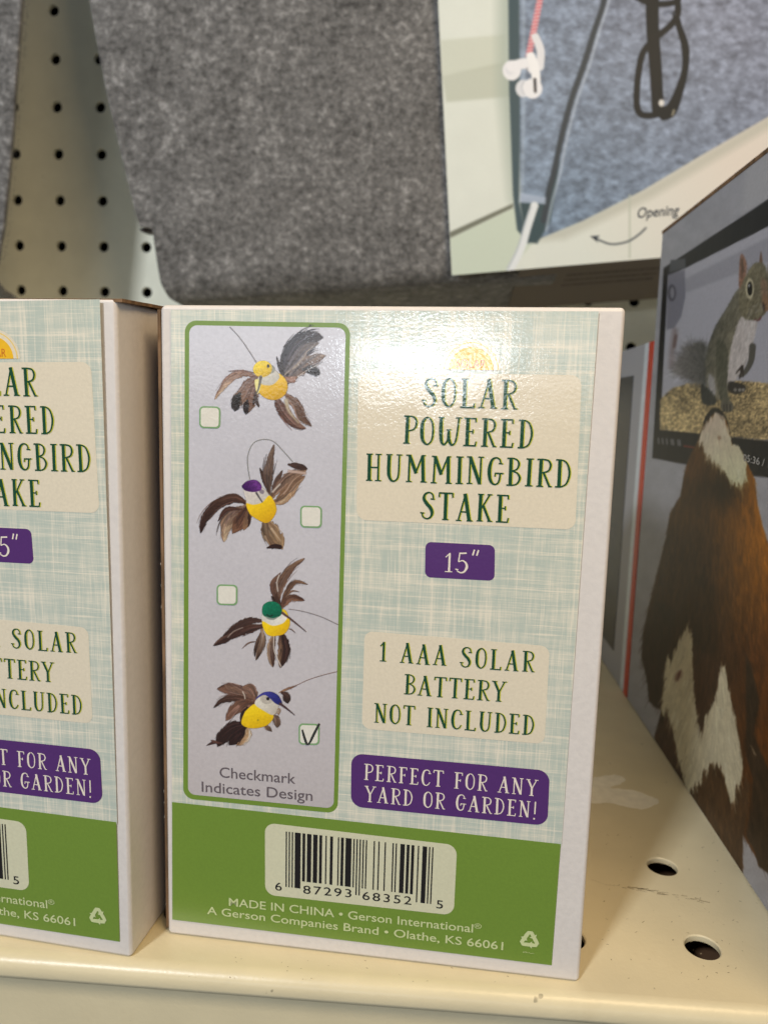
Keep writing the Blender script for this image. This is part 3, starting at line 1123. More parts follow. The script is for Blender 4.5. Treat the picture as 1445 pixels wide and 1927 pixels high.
cv.stroke([(940, 540), (1010, 490), (1080, 455)], 7, (212, 204, 200), 5, .7)
F([(665, 540), (570, 515), (470, 560), (378, 690)], 66, (118, 88, 80), (206, 194, 178), (150, 122, 112), seed=8, k=.6)
F([(650, 512), (560, 498), (470, 500)], 16, (120, 90, 84), (130, 104, 100), seed=9)
F([(665, 540), (610, 590), (560, 670), (500, 750)], 115, (124, 98, 90), (150, 130, 118), seed=10, blunt=.3, k=.6)
F([(670, 560), (640, 660), (590, 790)], 92, (112, 86, 78), (128, 106, 96), seed=11, blunt=.3, k=.6)
F([(545, 655), (525, 700), (515, 770)], 84, (40, 38, 36), (50, 46, 46), seed=12, blunt=.25, k=.6)
F([(600, 700), (590, 740), (592, 792)], 52, (44, 38, 38), (48, 40, 40), seed=13, blunt=.25, k=.6)
F([(655, 640), (655, 690), (678, 745)], 34, (66, 52, 50), (70, 58, 54), seed=14)
F([(640, 690), (640, 735)], 16, (50, 40, 40), (40, 34, 34), seed=15)
F([(790, 670), (840, 770), (930, 865), (990, 888)], 104, (108, 84, 80), (132, 110, 102), (98, 74, 70), seed=16, k=.6)
F([(850, 650), (930, 730), (975, 820), (1032, 872)], 84, (126, 106, 96), (96, 74, 68), (130, 110, 98), seed=17, k=.6)
cv.stroke([(862, 700), (880, 770), (945, 850)], 26, (196, 182, 156), 12, .85, 8)
cv.ell(768, 600, 106, 96, shade((242, 198, 44), (206, 158, 30), (730, 560), (790, 700)), rot=.3, soft=4, tex=grain(.05, .1))
cv.poly([(672, 545), (735, 490), (792, 496), (818, 540), (775, 590), (720, 596), (685, 580)], shade((214, 210, 200), (190, 186, 176), (700, 500), (790, 590)), soft=5, smooth=True, tex=grain(.06, .1))
cv.poly([(650, 560), (685, 560), (690, 600), (672, 655), (655, 620)], (236, 226, 150), soft=5, smooth=True)
cv.ell(752, 488, 34, 30, (150, 150, 140), soft=6, tex=grain(.2, .2))
cv.ell(702, 485, 65, 56, shade((240, 212, 40), (212, 172, 26), (680, 450), (720, 540)), rot=-.2, soft=4, tex=grain(.12, .12))
cv.ell(740, 466, 9, 12, (36, 34, 26), soft=3)
cv.stroke([(690, 540), (682, 590), (666, 645)], 22, (104, 100, 92), 4, 1, 8)
BIRDS.append(("printed_bird_picture", cv))

cv = new_bird(255, 950, 1030, 1740, S1, 300, 560)
F = cv.plumes
cv.stroke([(615, 1235), (600, 1130), (605, 1060), (640, 990), (700, 965), (770, 975), (830, 1030), (905, 1115)], 4, (150, 150, 140), 3)
F([(745, 1330), (738, 1220), (750, 1120), (778, 1003)], 96, (84, 68, 64), (120, 108, 102), (110, 96, 92), seed=21, blunt=.9, k=.6)
F([(725, 1290), (705, 1220), (684, 1158)], 34, (78, 62, 58), (70, 58, 54), seed=22)
F([(765, 1340), (800, 1250), (836, 1175)], 50, (74, 58, 54), (92, 78, 74), seed=23)
F([(770, 1350), (860, 1240), (960, 1190), (1000, 1165)], 96, (104, 84, 76), (132, 114, 104), (150, 130, 116), seed=24, k=.6)
F([(785, 1390), (870, 1330), (925, 1260), (985, 1215)], 104, (138, 114, 96), (120, 100, 90), (176, 154, 132), seed=25, k=.5)
F([(790, 1400), (850, 1385), (905, 1320)], 46, (168, 144, 120), (190, 170, 150), seed=26)
F([(880, 1135), (940, 1145), (1005, 1165)], 56, (82, 64, 60), (66, 50, 48), seed=27, blunt=.3)
cv.stroke([(880, 1180), (960, 1190), (990, 1195)], 18, (206, 180, 168), 8, .8)
cv.stroke([(770, 1320), (820, 1270)], 12, (222, 214, 204), 6, .7)
F([(600, 1400), (500, 1370), (390, 1410), (310, 1500), (282, 1598)], 84, (86, 62, 54), (52, 36, 32), (66, 48, 44), seed=28, blunt=.35, k=.6)
F([(590, 1390), (500, 1350), (350, 1400)], 50, (92, 66, 56), (72, 54, 48), seed=29, k=.6)
F([(600, 1420), (500, 1480), (455, 1560), (440, 1655)], 120, (70, 46, 40), (214, 206, 190), (150, 130, 116), seed=30, k=.5)
F([(600, 1430), (560, 1510), (500, 1600)], 110, (82, 54, 46), (124, 96, 80), seed=31, blunt=.4, k=.5)
F([(610, 1430), (600, 1500), (575, 1580)], 66, (96, 72, 60), (150, 124, 104), seed=32, blunt=.4)
F([(608, 1460), (612, 1520), (604, 1560)], 24, (60, 44, 40), (60, 44, 40), seed=33)
F([(560, 1440), (460, 1440), (400, 1520)], 40, (84, 60, 54), (70, 48, 44), seed=34)
F([(715, 1500), (760, 1600), (835, 1705)], 150, (134, 112, 92), (164, 146, 122), (116, 94, 76), seed=35, blunt=.25, k=.5)
cv.stroke([(735, 1540), (745, 1620), (790, 1680)], 8, (92, 72, 58), 6, .7)
F([(735, 1700), (790, 1690), (838, 1698)], 40, (54, 36, 34), (48, 32, 30), seed=36, blunt=.2)
cv.poly([(575, 1300), (640, 1310), (700, 1292), (750, 1345), (770, 1390), (700, 1425), (605, 1425), (588, 1370)], shade((216, 208, 200), (196, 190, 182), (620, 1330), (740, 1400)), soft=5, smooth=True, tex=grain(.06, .1))
cv.poly([(592, 1400), (640, 1408), (700, 1392), (748, 1345), (785, 1395), (796, 1450), (765, 1510), (720, 1532), (660, 1505), (612, 1465)], shade((246, 206, 30), (214, 164, 22), (660, 1400), (740, 1530)), soft=4, smooth=True, tex=grain(.05, .1))
cv.poly([(680, 1300), (712, 1312), (706, 1336), (682, 1326)], (140, 130, 140), soft=5, smooth=True)
cv.poly([(562, 1278), (600, 1246), (655, 1240), (690, 1268), (692, 1306), (645, 1322), (590, 1314), (572, 1300)], shade((104, 52, 128), (60, 24, 84), (650, 1260), (590, 1310)), soft=4, smooth=True, tex=grain(.22, .12))
cv.stroke([(660, 1328), (680, 1360), (700, 1390)], 13, (84, 80, 82), 4, 1, 8)
BIRDS.append(("printed_bird_picture", cv))

S2 = 3.5675
cv = new_bird(345, 95, 1205, 855, S2, 300, 1020)
F = cv.plumes
cv.stroke([(870, 450), (960, 465), (1080, 500), (1200, 555)], 4, (150, 138, 134), 3)
F([(795, 420), (805, 300), (880, 180), (972, 112)], 84, (88, 66, 58), (140, 120, 106), (112, 90, 80), seed=41, blunt=.7, k=.6)
F([(790, 410), (758, 290), (815, 205)], 42, (96, 72, 64), (120, 98, 90), seed=42, k=.8)
cv.stroke([(796, 330), (790, 270), (805, 222)], 8, (214, 206, 198), 4, .8)
F([(815, 430), (860, 330), (915, 268), (995, 285)], 42, (92, 68, 58), (134, 112, 98), seed=43, k=.8)
F([(850, 330), (880, 285), (930, 270)], 30, (96, 74, 64), (100, 80, 70), seed=44)
F([(820, 445), (880, 375), (972, 392)], 62, (106, 80, 68), (84, 58, 50), (140, 112, 96), seed=45, blunt=.4, k=.7)
F([(850, 370), (890, 330), (940, 335)], 14, (130, 108, 96), (140, 120, 110), seed=46)
F([(800, 440), (775, 390), (752, 365)], 44, (60, 44, 38), (52, 40, 36), seed=47)
F([(815, 430), (790, 380), (790, 340)], 40, (66, 48, 42), (80, 60, 50), seed=48)
F([(700, 560), (610, 575), (500, 620), (365, 695)], 66, (66, 46, 42), (60, 42, 38), (104, 82, 76), seed=49, blunt=.25, k=.6)
F([(700, 530), (600, 530), (500, 580), (430, 630)], 66, (84, 62, 58), (56, 40, 36), (72, 52, 46), seed=50, k=.6)
F([(690, 570), (600, 585), (470, 640)], 72, (74, 52, 46), (66, 46, 42), seed=51, k=.6)
cv.stroke([(460, 640), (500, 600), (560, 575)], 7, (190, 176, 166), 5, .6)
F([(690, 590), (690, 670), (650, 790)], 62, (176, 158, 144), (58, 44, 40), (130, 110, 98), seed=52, k=.7)
F([(680, 610), (650, 700), (640, 770)], 30, (110, 90, 78), (42, 32, 30), seed=53)
F([(655, 668), (600, 678), (556, 716)], 12, (110, 90, 84), (130, 110, 104), seed=54)
F([(775, 610), (748, 720), (762, 838)], 66, (128, 108, 98), (66, 48, 44), (180, 164, 150), seed=55, blunt=.3, k=.7)
F([(815, 600), (838, 720), (812, 840)], 100, (62, 42, 38), (56, 38, 34), (140, 120, 104), seed=56, blunt=.4, k=.6)
cv.stroke([(770, 630), (772, 730), (818, 836)], 6, (226, 216, 206), 4, .9)
F([(865, 580), (890, 590), (915, 612)], 9, (120, 100, 96), (140, 124, 118), seed=57)
cv.poly([(822, 452), (850, 462), (868, 505), (874, 560), (845, 540), (815, 490)], (232, 196, 40), soft=4, smooth=True)
cv.poly([(692, 480), (760, 500), (830, 470), (862, 510), (868, 550), (780, 570), (700, 555)], shade((214, 210, 202), (236, 232, 220), (700, 500), (850, 520)), soft=4, smooth=True, tex=grain(.06, .1))
cv.poly([(692, 532), (760, 562), (830, 545), (868, 505), (876, 555), (845, 612), (790, 630), (735, 628), (705, 595)], shade((250, 212, 24), (224, 176, 16), (740, 560), (820, 640)), soft=4, smooth=True, tex=grain(.05, .1))
cv.poly([(690, 465), (700, 420), (745, 398), (798, 412), (824, 455), (812, 495), (760, 512), (705, 498)], shade((20, 120, 86), (10, 92, 66), (740, 420), (780, 510)), soft=4, smooth=True, tex=grain(.16, .14))
cv.stroke([(722, 488), (740, 498), (760, 492)], 8, (30, 50, 40), 4)
cv.poly([(715, 500), (760, 512), (800, 500), (770, 522), (730, 518)], (140, 146, 138), soft=5, smooth=True)
cv.stroke([(826, 476), (900, 532), (985, 602)], 17, (92, 66, 62), 4, 1, 4)
BIRDS.append(("printed_bird_picture", cv))

cv = new_bird(305, 855, 1205, 1395, S2, 300, 1020)
F = cv.plumes
cv.stroke([(815, 1005), (920, 962), (1000, 925), (1100, 893), (1192, 870)], 4, (158, 128, 116), 3)
F([(805, 1010), (850, 990), (922, 964)], 20, (180, 152, 130), (110, 84, 76), seed=61)
F([(825, 1012), (850, 1030), (862, 1082)], 62, (76, 54, 48), (50, 40, 38), seed=62, blunt=.3, k=.7)
F([(650, 1060), (570, 1010), (480, 985), (392, 985)], 100, (112, 84, 74), (128, 102, 94), (92, 68, 60), seed=63, blunt=.3, k=.5)
F([(650, 1060), (610, 990), (560, 975)], 90, (122, 96, 86), (130, 106, 96), seed=64, blunt=.4, k=.6)
F([(600, 1030), (500, 990), (440, 960)], 60, (124, 98, 88), (134, 112, 104), seed=65, k=.6)
F([(640, 1080), (520, 1050), (430, 1060), (368, 1110)], 66, (104, 76, 66), (52, 38, 34), (80, 58, 50), seed=66, k=.6)
F([(640, 1080), (560, 1090), (500, 1130), (450, 1195)], 100, (104, 76, 66), (132, 106, 96), (120, 92, 82), seed=67, blunt=.4, k=.5)
F([(640, 1085), (580, 1110), (540, 1140)], 110, (96, 68, 58), (110, 84, 74), seed=68, blunt=.4, k=.5)
cv.stroke([(560, 1005), (572, 1030), (576, 1052)], 7, (226, 214, 200), 4, .8)
F([(590, 1110), (560, 1160), (548, 1220)], 40, (50, 36, 34), (50, 36, 34), seed=69)
F([(765, 1160), (790, 1200), (792, 1245)], 64, (130, 108, 98), (90, 76, 70), (110, 96, 88), seed=70, blunt=.3, k=.7)
F([(780, 1150), (800, 1130), (800, 1160)], 40, (190, 180, 168), (150, 130, 118), seed=71)
F([(700, 1225), (725, 1245), (755, 1272)], 42, (130, 110, 98), (90, 76, 68), seed=72, k=.8)
F([(590, 1240), (585, 1300), (520, 1362)], 76, (196, 176, 148), (176, 150, 124), seed=73, blunt=.3, k=.6)
F([(590, 1225), (500, 1250), (430, 1310), (395, 1370)], 130, (46, 30, 28), (50, 34, 30), (56, 38, 34), seed=74, blunt=.3, k=.4)
F([(575, 1240), (520, 1310), (470, 1360)], 90, (44, 28, 26), (46, 30, 28), seed=75, blunt=.3, k=.5)
F([(420, 1350), (370, 1345), (318, 1366)], 26, (84, 58, 56), (70, 52, 50), seed=76)
F([(400, 1350), (370, 1340), (345, 1330)], 22, (90, 64, 60), (100, 76, 72), seed=77)
cv.poly([(640, 1088), (700, 1110), (765, 1160), (745, 1212), (690, 1243), (610, 1250), (552, 1220), (570, 1150), (600, 1115)], shade((250, 214, 30), (224, 180, 10), (640, 1120), (680, 1250)), soft=4, smooth=True, tex=grain(.05, .1))
cv.poly([(640, 1086), (675, 1040), (740, 1060), (800, 1092), (796, 1115), (765, 1162), (700, 1132)], shade((226, 220, 206), (196, 186, 172), (680, 1080), (780, 1150)), soft=4, smooth=True, tex=grain(.06, .1))
cv.ell(722, 1052, 44, 36, (188, 180, 168), soft=6, tex=grain(.14, .15))
cv.poly([(643, 1060), (668, 1030), (705, 1008), (755, 1006), (798, 1030), (822, 1072), (818, 1096), (780, 1084), (745, 1052), (712, 1028), (680, 1034)], shade((62, 62, 150), (34, 36, 106), (720, 1010), (810, 1090)), soft=4, smooth=True, tex=grain(.16, .14))
cv.ell(729, 1052, 11, 11, (30, 26, 32), soft=3)
cv.ell(662, 1196, 6, 7, (170, 150, 30), soft=4)
cv.stroke([(812, 1086), (860, 1122), (908, 1162)], 17, (78, 54, 56), 4, 1, 4)
BIRDS.append(("printed_bird_picture", cv))

# ---- right box (in full view)
box_r = empty("product_box", (0, 0, 0), -TH)
tag(box_r, "white product box seen whole in the middle, its fourth bird ticked in pen", "box", "boxed garden stakes on the shelf")
c_r = carton(box_r)
crumple(c_r, [((BW, 0, BH), 0.34, (-0.05, 0.10, 0.05)), ((BW, 0.1, 0), 0.3, (-0.03, 0.02, 0.0)), ((0, 0, BH), 0.36, (0.06, 0.05, -0.06)), ((0, 0, 0), 0.3, (0.03, 0.04, 0.02))])
pr = prints(box_r)
ink = Ink()
for st in ([(569.5, 1372, .9), (572, 1382, 1.2), (575.5, 1393, 1.3), (578.5, 1400.5, 1.0)], [(577.5, 1399.5, .9), (583, 1397, 1.0), (591, 1381, 1.3), (601.5, 1360.5, 1.0)]):
    ink.ribbon([(*bx(a, b), c * .045) for a, b, c in crom(st, 5)], 7.5)
ink.build("pen_tick", m_pen, box_r)

# ---- left box: same carton, its print sitting 0.37 cm further right and a touch rotated
PHI = -0.04834332
pl = np.array([-10.06963224, -0.42471121, 0])
SH = 0.37
base_l = rz(-TH) @ (pl - SH * np.array([cos(PHI), sin(PHI), 0]))
box_l = empty("product_box", base_l, -TH + PHI)
tag(box_l, "white product box cut off by the left edge, its plain white side panel showing", "box", "boxed garden stakes on the shelf")
c_l = c_r.copy()
c_l.data = c_r.data.copy()
crumple(c_l, [((BW, 0, BH), 0.42, (-0.10, 0.08, -0.05)), ((BW, 0.3, BH), 0.4, (-0.05, 0, -0.06))])
COL.objects.link(c_l)
c_l.parent = box_l
for o in pr:
    c = o.copy()
    COL.objects.link(c)
    c.parent = box_l
    c.location = (SH * CM, 0, -0.108 * CM)
    c.rotation_euler = (0, -0.01362782, 0)
    for ch in o.children:
        c2 = ch.copy()
        COL.objects.link(c2)
        c2.parent = c
# lid of the left box: raised at the back, brown board showing along its cut edge
tilt = radians(3.0)
lid = []
nn = 24
V = np.zeros((nn, 2, 3)); 
rnd = random.Random(9)
vv, ff = [], []
for j in range(nn):
    y = 0.12 + (BD - 0.2) * j / (nn - 1)
    z = BH - 0.10 + y * sin(tilt)
    ex = rnd.uniform(-.015, .015)
    for (x, dz) in ((0.15, 0.0), (BW + 0.03 + ex, 0.0), (BW + 0.03 + ex, 0.07), (0.15, 0.07)):
        vv.append((x, y, z + dz))
for j in range(nn - 1):
    for k in range(4):
        ff.append((4 * j + k, 4 * j + (k + 1) % 4, 4 * j + 4 + (k + 1) % 4, 4 * j + 4 + k))
ff += [(0, 1, 2, 3), (4 * nn - 4, 4 * nn - 3, 4 * nn - 2, 4 * nn - 1)]
mesh_obj("lid_flap", vv, ff, m_kraft, box_l)
# brown strip filling the gap left of the right box, with white flecks
box_mesh("kraft_strip", -0.075, -0.004, 0.14, 9.6, 0.10, BH - 0.12, m_kraft, box_r)
vs2, fs2 = [], []
rnd = random.Random(21)
for _ in range(90):
    z = rnd.uniform(.3, 14.8); y = rnd.uniform(.14, .5); hh = rnd.uniform(.01, .07); ww = rnd.uniform(.006, .02)
    k = len(vs2)
    vs2 += [(-.079 , y, z), (-.079 - .01, y - ww, z), (-.079 - .012, y - ww, z + hh), (-.079, y, z + hh)]
    fs2.append((k, k + 1, k + 2, k + 3))
tag(mesh_obj("paper_flecks", vs2, fs2, m_paper, box_r), kind="stuff")

# ------------------------------------------------------------------ the feeder box at the right and the box behind it
fbA = rz(-TH) @ np.array([14.18, 23.73, 0])
fbB = rz(-TH) @ np.array([15.30, 3.28, 0])
fd = (fbB - fbA) / np.linalg.norm(fbB - fbA)         # towards the viewer
fn = np.array([fd[1], -fd[0], 0])                    # into the box
if fn[0] < 0: fn = -fn
up = np.array([0, 0, 1.0])
corner = fbA + fd * np.dot(rz(-TH) @ np.array([14.50, 18.15, 0]) - fbA, fd)


def slab(name, o, s0, s1, d0, d1, z0, z1, mat, parent, base, bevel=0):
    """box given along the face (s), into the box (d) and up (z)"""
    v = [(o + fd * s + fn * d + up * z - base) for s in (s0, s1) for d in (d0, d1) for z in (z0, z1)]
    f = [(0, 1, 3, 2), (4, 6, 7, 5), (0, 4, 5, 1), (2, 3, 7, 6), (0, 2, 6, 4), (1, 5, 7, 3)]
    ob = mesh_obj(name, v, f, mat, parent)
    if bevel:
        b = ob.modifiers.new("b", 'BEVEL'); b.width = bevel * CM; b.segments = 3
    return ob


m_fgrey = paper_mat("grey printed board", srgb(166, 166, 174), 0.5)
m_face = print_mat("feeder box print", None, rough=0.45, spec=0.15)
feeder = empty("feeder_box", corner)
tag(feeder, "tall grey box at the right edge printed with squirrel and brown bird", "box")
FH, FL = 20.72, 19.0
slab("carton", corner, 0, FL, 0, 11, 0, FH, m_fgrey, feeder, corner, 0.08)
slab("kraft_strip", corner, 0.02, FL, -0.03, 0.10, FH - 0.03, FH + 0.10, m_kraft, feeder, corner)

Z3 = 3.0095
cv = Canvas(0, -100, 1500, 5200, 0.42, (172, 172, 180))
cv.speck(0.05, .02, .02)
# slightly paler band in the printed backdrop
cv.poly([(820, 160), (948, 80), (1500, -250), (1500, 300), (948, 350), (800, 420)], (184, 184, 190), soft=40)
# screen frame
cv.poly([(355, 735), (450, 672), (948, 345), (1500, -20), (1500, 2130), (948, 1925), (620, 1875), (290, 1812)], (26, 26, 30), soft=5)
cv.poly([(380, 778), (480, 735), (948, 500), (1500, 220), (1500, 1790), (948, 1712), (335, 1650)], (186, 186, 198), soft=5)
cv.poly([(470, 800), (948, 560), (1500, 300), (1500, 560), (948, 700), (470, 880)], (158, 158, 170), soft=16, alpha=.75)
cv.poly([(380, 770), (475, 745), (478, 900), (455, 1010), (415, 1075), (370, 1085)], (120, 120, 134), soft=10, alpha=.8)
cv.ell(402, 876, 24, 48, (84, 84, 96), soft=8); cv.ell(404, 876, 12, 32, (140, 140, 150), soft=6)
cv.poly([(395, 690), (478, 682), (480, 735), (385, 762)], (84, 86, 92), soft=6)
# blurred far squirrel at the left
cv.stroke([(420, 1090), (405, 1200), (400, 1290)], 30, (130, 112, 110), 26, .6)
cv.stroke([(425, 1120), (415, 1180)], 16, (96, 70, 66), 14, .7)
# seeds
def seedtex(X, Y):
    n = vn(X * .11, Y * .13); m2 = vn(X * .2 + 50, Y * .22); d = vn(X * .011, Y * .014)
    return np.clip(.50 + .55 * n * m2 + .42 * n + (d - .5) * .3, .2, 1.3)
cv.poly([(335, 1480), (400, 1418), (500, 1385), (600, 1400), (700, 1395), (760, 1372), (860, 1380), (948, 1388), (1500, 1390), (1500, 1790), (948, 1712), (335, 1650)], (206, 182, 132), soft=6, tex=seedtex, rag=6)
# squirrel
fur = lambda X, Y: .72 + .55 * fbm(X * .14 + Y * .05, Y * .045, 3)
def tail_c(X, Y):
    return shade((128, 124, 122), (82, 82, 78), (420, 1300), (580, 1300))(X, Y)
cv.poly([(400, 1330), (430, 1240), (480, 1170), (540, 1150), (600, 1170), (620, 1260), (610, 1390), (560, 1400), (480, 1370), (440, 1350)], tail_c, soft=34, smooth=True, tex=fur, rag=16, alpha=.92)
gr = (112, 110, 92)
cv.poly([(785, 850), (700, 980), (650, 1060), (615, 1150), (590, 1270), (600, 1400), (640, 1470), (700, 1480), (720, 1440), (740, 1200), (780, 1060), (800, 980)], shade((96, 95, 84), (138, 132, 112), (610, 1150), (760, 1200)), soft=8, smooth=True, tex=fur, rag=5)
cv.poly([(795, 1010), (850, 1030), (885, 1040), (870, 1120), (855, 1180), (830, 1260), (790, 1330), (735, 1400), (715, 1380), (730, 1220), (755, 1110)], (214, 206, 204), soft=10, smooth=True, tex=lambda X, Y: .86 + .25 * fbm(X * .1, Y * .04), rag=6)
cv.poly([(660, 1150), (710, 1180), (718, 1300), (712, 1430), (730, 1480), (690, 1500), (665, 1430), (650, 1300)], (92, 92, 78), soft=7, smooth=True, tex=fur)
cv.poly([(610, 1340), (640, 1360), (650, 1450), (610, 1440)], (190, 188, 196), soft=14, smooth=True, alpha=.7)
cv.poly([(575, 1390), (650, 1470), (640, 1510), (580, 1505), (565, 1450)], (56, 58, 56), soft=8, smooth=True, tex=fur)
# arm and paws
cv.stroke([(858, 1180), (850, 1260), (820, 1320), (790, 1345)], 40, (92, 90, 84), 6, 1, 24)
for a in ((765, 1330), (785, 1360), (805, 1350)):
    cv.stroke([(800, 1290), a], 14, (54, 46, 42), 5, 1, 7)
cv.poly([(722, 1380), (760, 1380), (815, 1400), (812, 1435), (760, 1450), (720, 1430)], (52, 48, 44), soft=6, smooth=True, tex=fur)
for a in (760, 785, 805):
    cv.ell(a, 1425, 9, 9, (150, 146, 140), soft=5)
cv.poly([(680, 1500), (700, 1478), (745, 1500), (742, 1545), (690, 1548)], (104, 100, 88), soft=6, smooth=True, tex=fur)
for a in (695, 712, 730):
    cv.stroke([(a, 1510), (a + 2, 1545)], 8, (60, 56, 50), 5)
cv.smear(900, [(785, 850), (700, 980), (650, 1060), (600, 1150), (580, 1290), (600, 1470), (720, 1500), (740, 1380), (790, 1330), (860, 1180), (885, 1040), (800, 1000)], lambda x, y: (-.35, 1), 30, 6, seed=4, al=.5, jit=.2, tone=.11)
cv.smear(420, [(385, 1340), (420, 1230), (470, 1150), (540, 1125), (610, 1160), (630, 1260), (610, 1400), (560, 1410), (450, 1380)], lambda x, y: (x - 600, (y - 1300) * 1.2 + 1), 46, 6, seed=5, al=.5, jit=.3, tone=.18)
# head
cv.poly([(785, 700), (795, 655), (815, 680), (825, 740), (800, 860), (782, 840)], (150, 112, 92), soft=6, smooth=True, tex=fur)
cv.poly([(795, 690), (802, 690), (808, 750), (796, 790)], (96, 76, 66), soft=6, smooth=True)
cv.poly([(905, 640), (915, 700), (912, 740), (895, 730)], (120, 92, 74), soft=6, smooth=True)
cv.poly([(840, 740), (880, 705), (925, 715), (945, 790), (950, 880), (948, 940), (935, 985), (905, 1015), (870, 1030), (820, 1025), (790, 985), (780, 900), (800, 820)], (124, 118, 96), soft=7, smooth=True, tex=fur, rag=4)
cv.poly([(920, 880), (948, 900), (960, 960), (930, 980), (910, 940)], (150, 118, 90), soft=9, smooth=True)
cv.poly([(905, 800), (935, 810), (945, 880), (915, 900)], (146, 116, 96), soft=14, smooth=True, alpha=.7)
cv.ell(842, 852, 22, 58, (214, 206, 176), soft=6); cv.ell(843, 852, 15, 42, (22, 20, 20), soft=4); cv.ell(838, 835, 5, 8, (190, 190, 190), soft=4)
cv.poly([(915, 930), (930, 945), (925, 975), (915, 965)], (50, 34, 30), soft=5, smooth=True)
cv.stroke([(870, 1028), (890, 1030), (905, 1015)], 10, (120, 76, 74), 5)
cv.poly([(950, 700), (1060, 760), (1100, 950), (1020, 1030), (955, 980)], (124, 118, 96), soft=7, smooth=True, tex=fur)
cv.smear(700, [(785, 655), (820, 690), (880, 705), (945, 740), (955, 880), (948, 960), (900, 1030), (820, 1030), (790, 985), (780, 850)], lambda x, y: ((x - 900) * .6 - 20, (y - 900) * .6 + 30), 20, 5, seed=6, al=.5, jit=.4, tone=.18)
cv.ell(842, 852, 22, 56, (206, 198, 168), soft=6); cv.ell(843, 852, 15, 42, (18, 16, 16), soft=4); cv.ell(838, 835, 5, 8, (200, 200, 200), soft=4)
for k_ in range(7):
    cv.stroke([(925, 945 + k_ * 4), (880 - k_ * 6, 935 + k_ * 12), (835 - k_ * 4, 950 + k_ * 22)], 2.2, (190, 186, 176), 2.5, .55)
# player bar marks
for i, a in enumerate((325, 348, 372, 398, 408, 436, 446)):
    cv.stroke([(a, 1700 + i * 2), (a + 3, 1728 + i * 2)], 8, (150, 150, 154), 5, .8)
cv.stroke([(470, 1742), (540, 1752)], 6, (170, 60, 44), 4)
# bird below the screen (drawn in the second enlargement, 1504.75 lower)
def b4(*p): return [(x, y + 1504.75) for x, y in p]
def z5(*p): return [((x / 2.978 + 1080 - 1130) * Z3, (y / 2.978 + 1280 - 260) * Z3) for x, y in p]
plume = lambda X, Y: .62 + .62 * fbm(X * .11, Y * .018, 3)
cv.poly(b4((578, 130), (590, 75), (618, 35), (650, 20), (690, 45), (722, 110), (738, 230), (720, 240), (600, 200)), (38, 34, 30), soft=6, smooth=True)
body = b4((585, 110), (650, 40), (710, 90), (745, 232), (790, 260), (830, 340), (872, 430), (885, 560), (915, 690), (950, 800), (1010, 980), (1080, 1250), (1150, 1700)) + [(1300, 4300), (1200, 4300)] + \
    z5((1087, 1080), (1030, 1040), (1020, 1000), (985, 940), (940, 860), (945, 1100), (930, 1090), (840, 960), (700, 780), (600, 620), (560, 540), (440, 350)) + \
    b4((300, 1910), (340, 1740), (330, 1725), (275, 1685), (262, 1560), (232, 1430), (240, 1300), (270, 1150), (320, 950), (370, 750), (390, 620), (450, 520), (470, 400), (500, 300), (545, 215))
def body_c(X, Y):
    y = Y - 1504.75
    t = np.clip((X - (560 + np.clip(y - 200, 0, 900) * .05)) / 330, 0, 1)[..., None]
    dk = np.exp(-(((X - 690) / 110) ** 2 + ((y - 470) / 120) ** 2))[..., None]
    a = np.array((76, 50, 22.)) * (1 - t) + np.array((176, 108, 20.)) * t
    low = np.clip((y - 900) / 500, 0, 1)[..., None]
    a = a * (1 - low) + (np.array((58, 40, 26.)) * (1 - t) + np.array((112, 66, 28.)) * t) * low
    hi = np.clip(1 - np.abs(X - 500) / 120, 0, 1)[..., None] * np.clip(1 - np.abs(y - 330) / 130, 0, 1)[..., None]
    a = a * (1 - hi * .5) + np.array((150, 92, 46.)) * hi * .5
    return a * (1 - .6 * dk)
cv.poly(body, body_c, soft=9, tex=plume, rag=3)
cream = (226, 216, 182)
cv.poly(b4((592, 115), (645, 50), (690, 60), (715, 120), (742, 232), (790, 262), (825, 340), (825, 420), (770, 470), (735, 455), (700, 400), (650, 340), (590, 300), (575, 250), (548, 215)), shade((216, 198, 178), (222, 222, 184), (620, 1600), (780, 1950)), soft=8, smooth=False, rag=6, rs=.06, tex=grain(.06, .03), ragy=16)
cv.poly(b4((590, 115), (612, 50), (650, 26), (690, 50), (715, 110), (700, 80), (650, 52), (615, 78)), (40, 36, 32), soft=8, smooth=True)
cv.ell(668, 1504.75 + 192, 12, 10, (150, 120, 96), soft=12)
cv.stroke(b4((668, 60), (690, 90)), 8, (90, 76, 60), 12, .6)
# pale tail patches
cg = shade((216, 206, 176), (210, 204, 178), (450, 2800), (600, 3700))
cv.poly(b4((478, 1250), (512, 1310), (520, 1400), (525, 1560), (545, 1760), (570, 1860)) + b4((620, 1720), (660, 1600), (680, 1480), (700, 1500), (730, 1640), (770, 1850)) +
        z5((900, 200), (930, 380), (945, 480), (925, 580), (880, 690), (850, 600), (820, 480), (790, 460), (760, 560), (720, 590), (640, 620), (585, 480), (560, 330), (520, 190)) +
        b4((340, 1740), (350, 1600), (365, 1440), (400, 1430), (440, 1340)), cg, soft=9, rag=5, rs=.05, ragy=36, tex=grain(.07, .02))
cv.poly(b4((378, 1745), (410, 1927)) + z5((545, 260), (590, 500), (600, 600), (440, 350)), (84, 60, 44), soft=8, rag=5, rs=.06, ragy=30, tex=plume)
cv.poly(b4((520, 1400), (560, 1380), (680, 1470), (655, 1620), (600, 1740), (572, 1862), (545, 1740), (524, 1600)), (74, 50, 34), soft=10, rag=5, rs=.06, ragy=36, tex=plume)
cv.ell(440, 1504.75 + 1540, 16, 34, (110, 74, 66), rot=.5, soft=18)
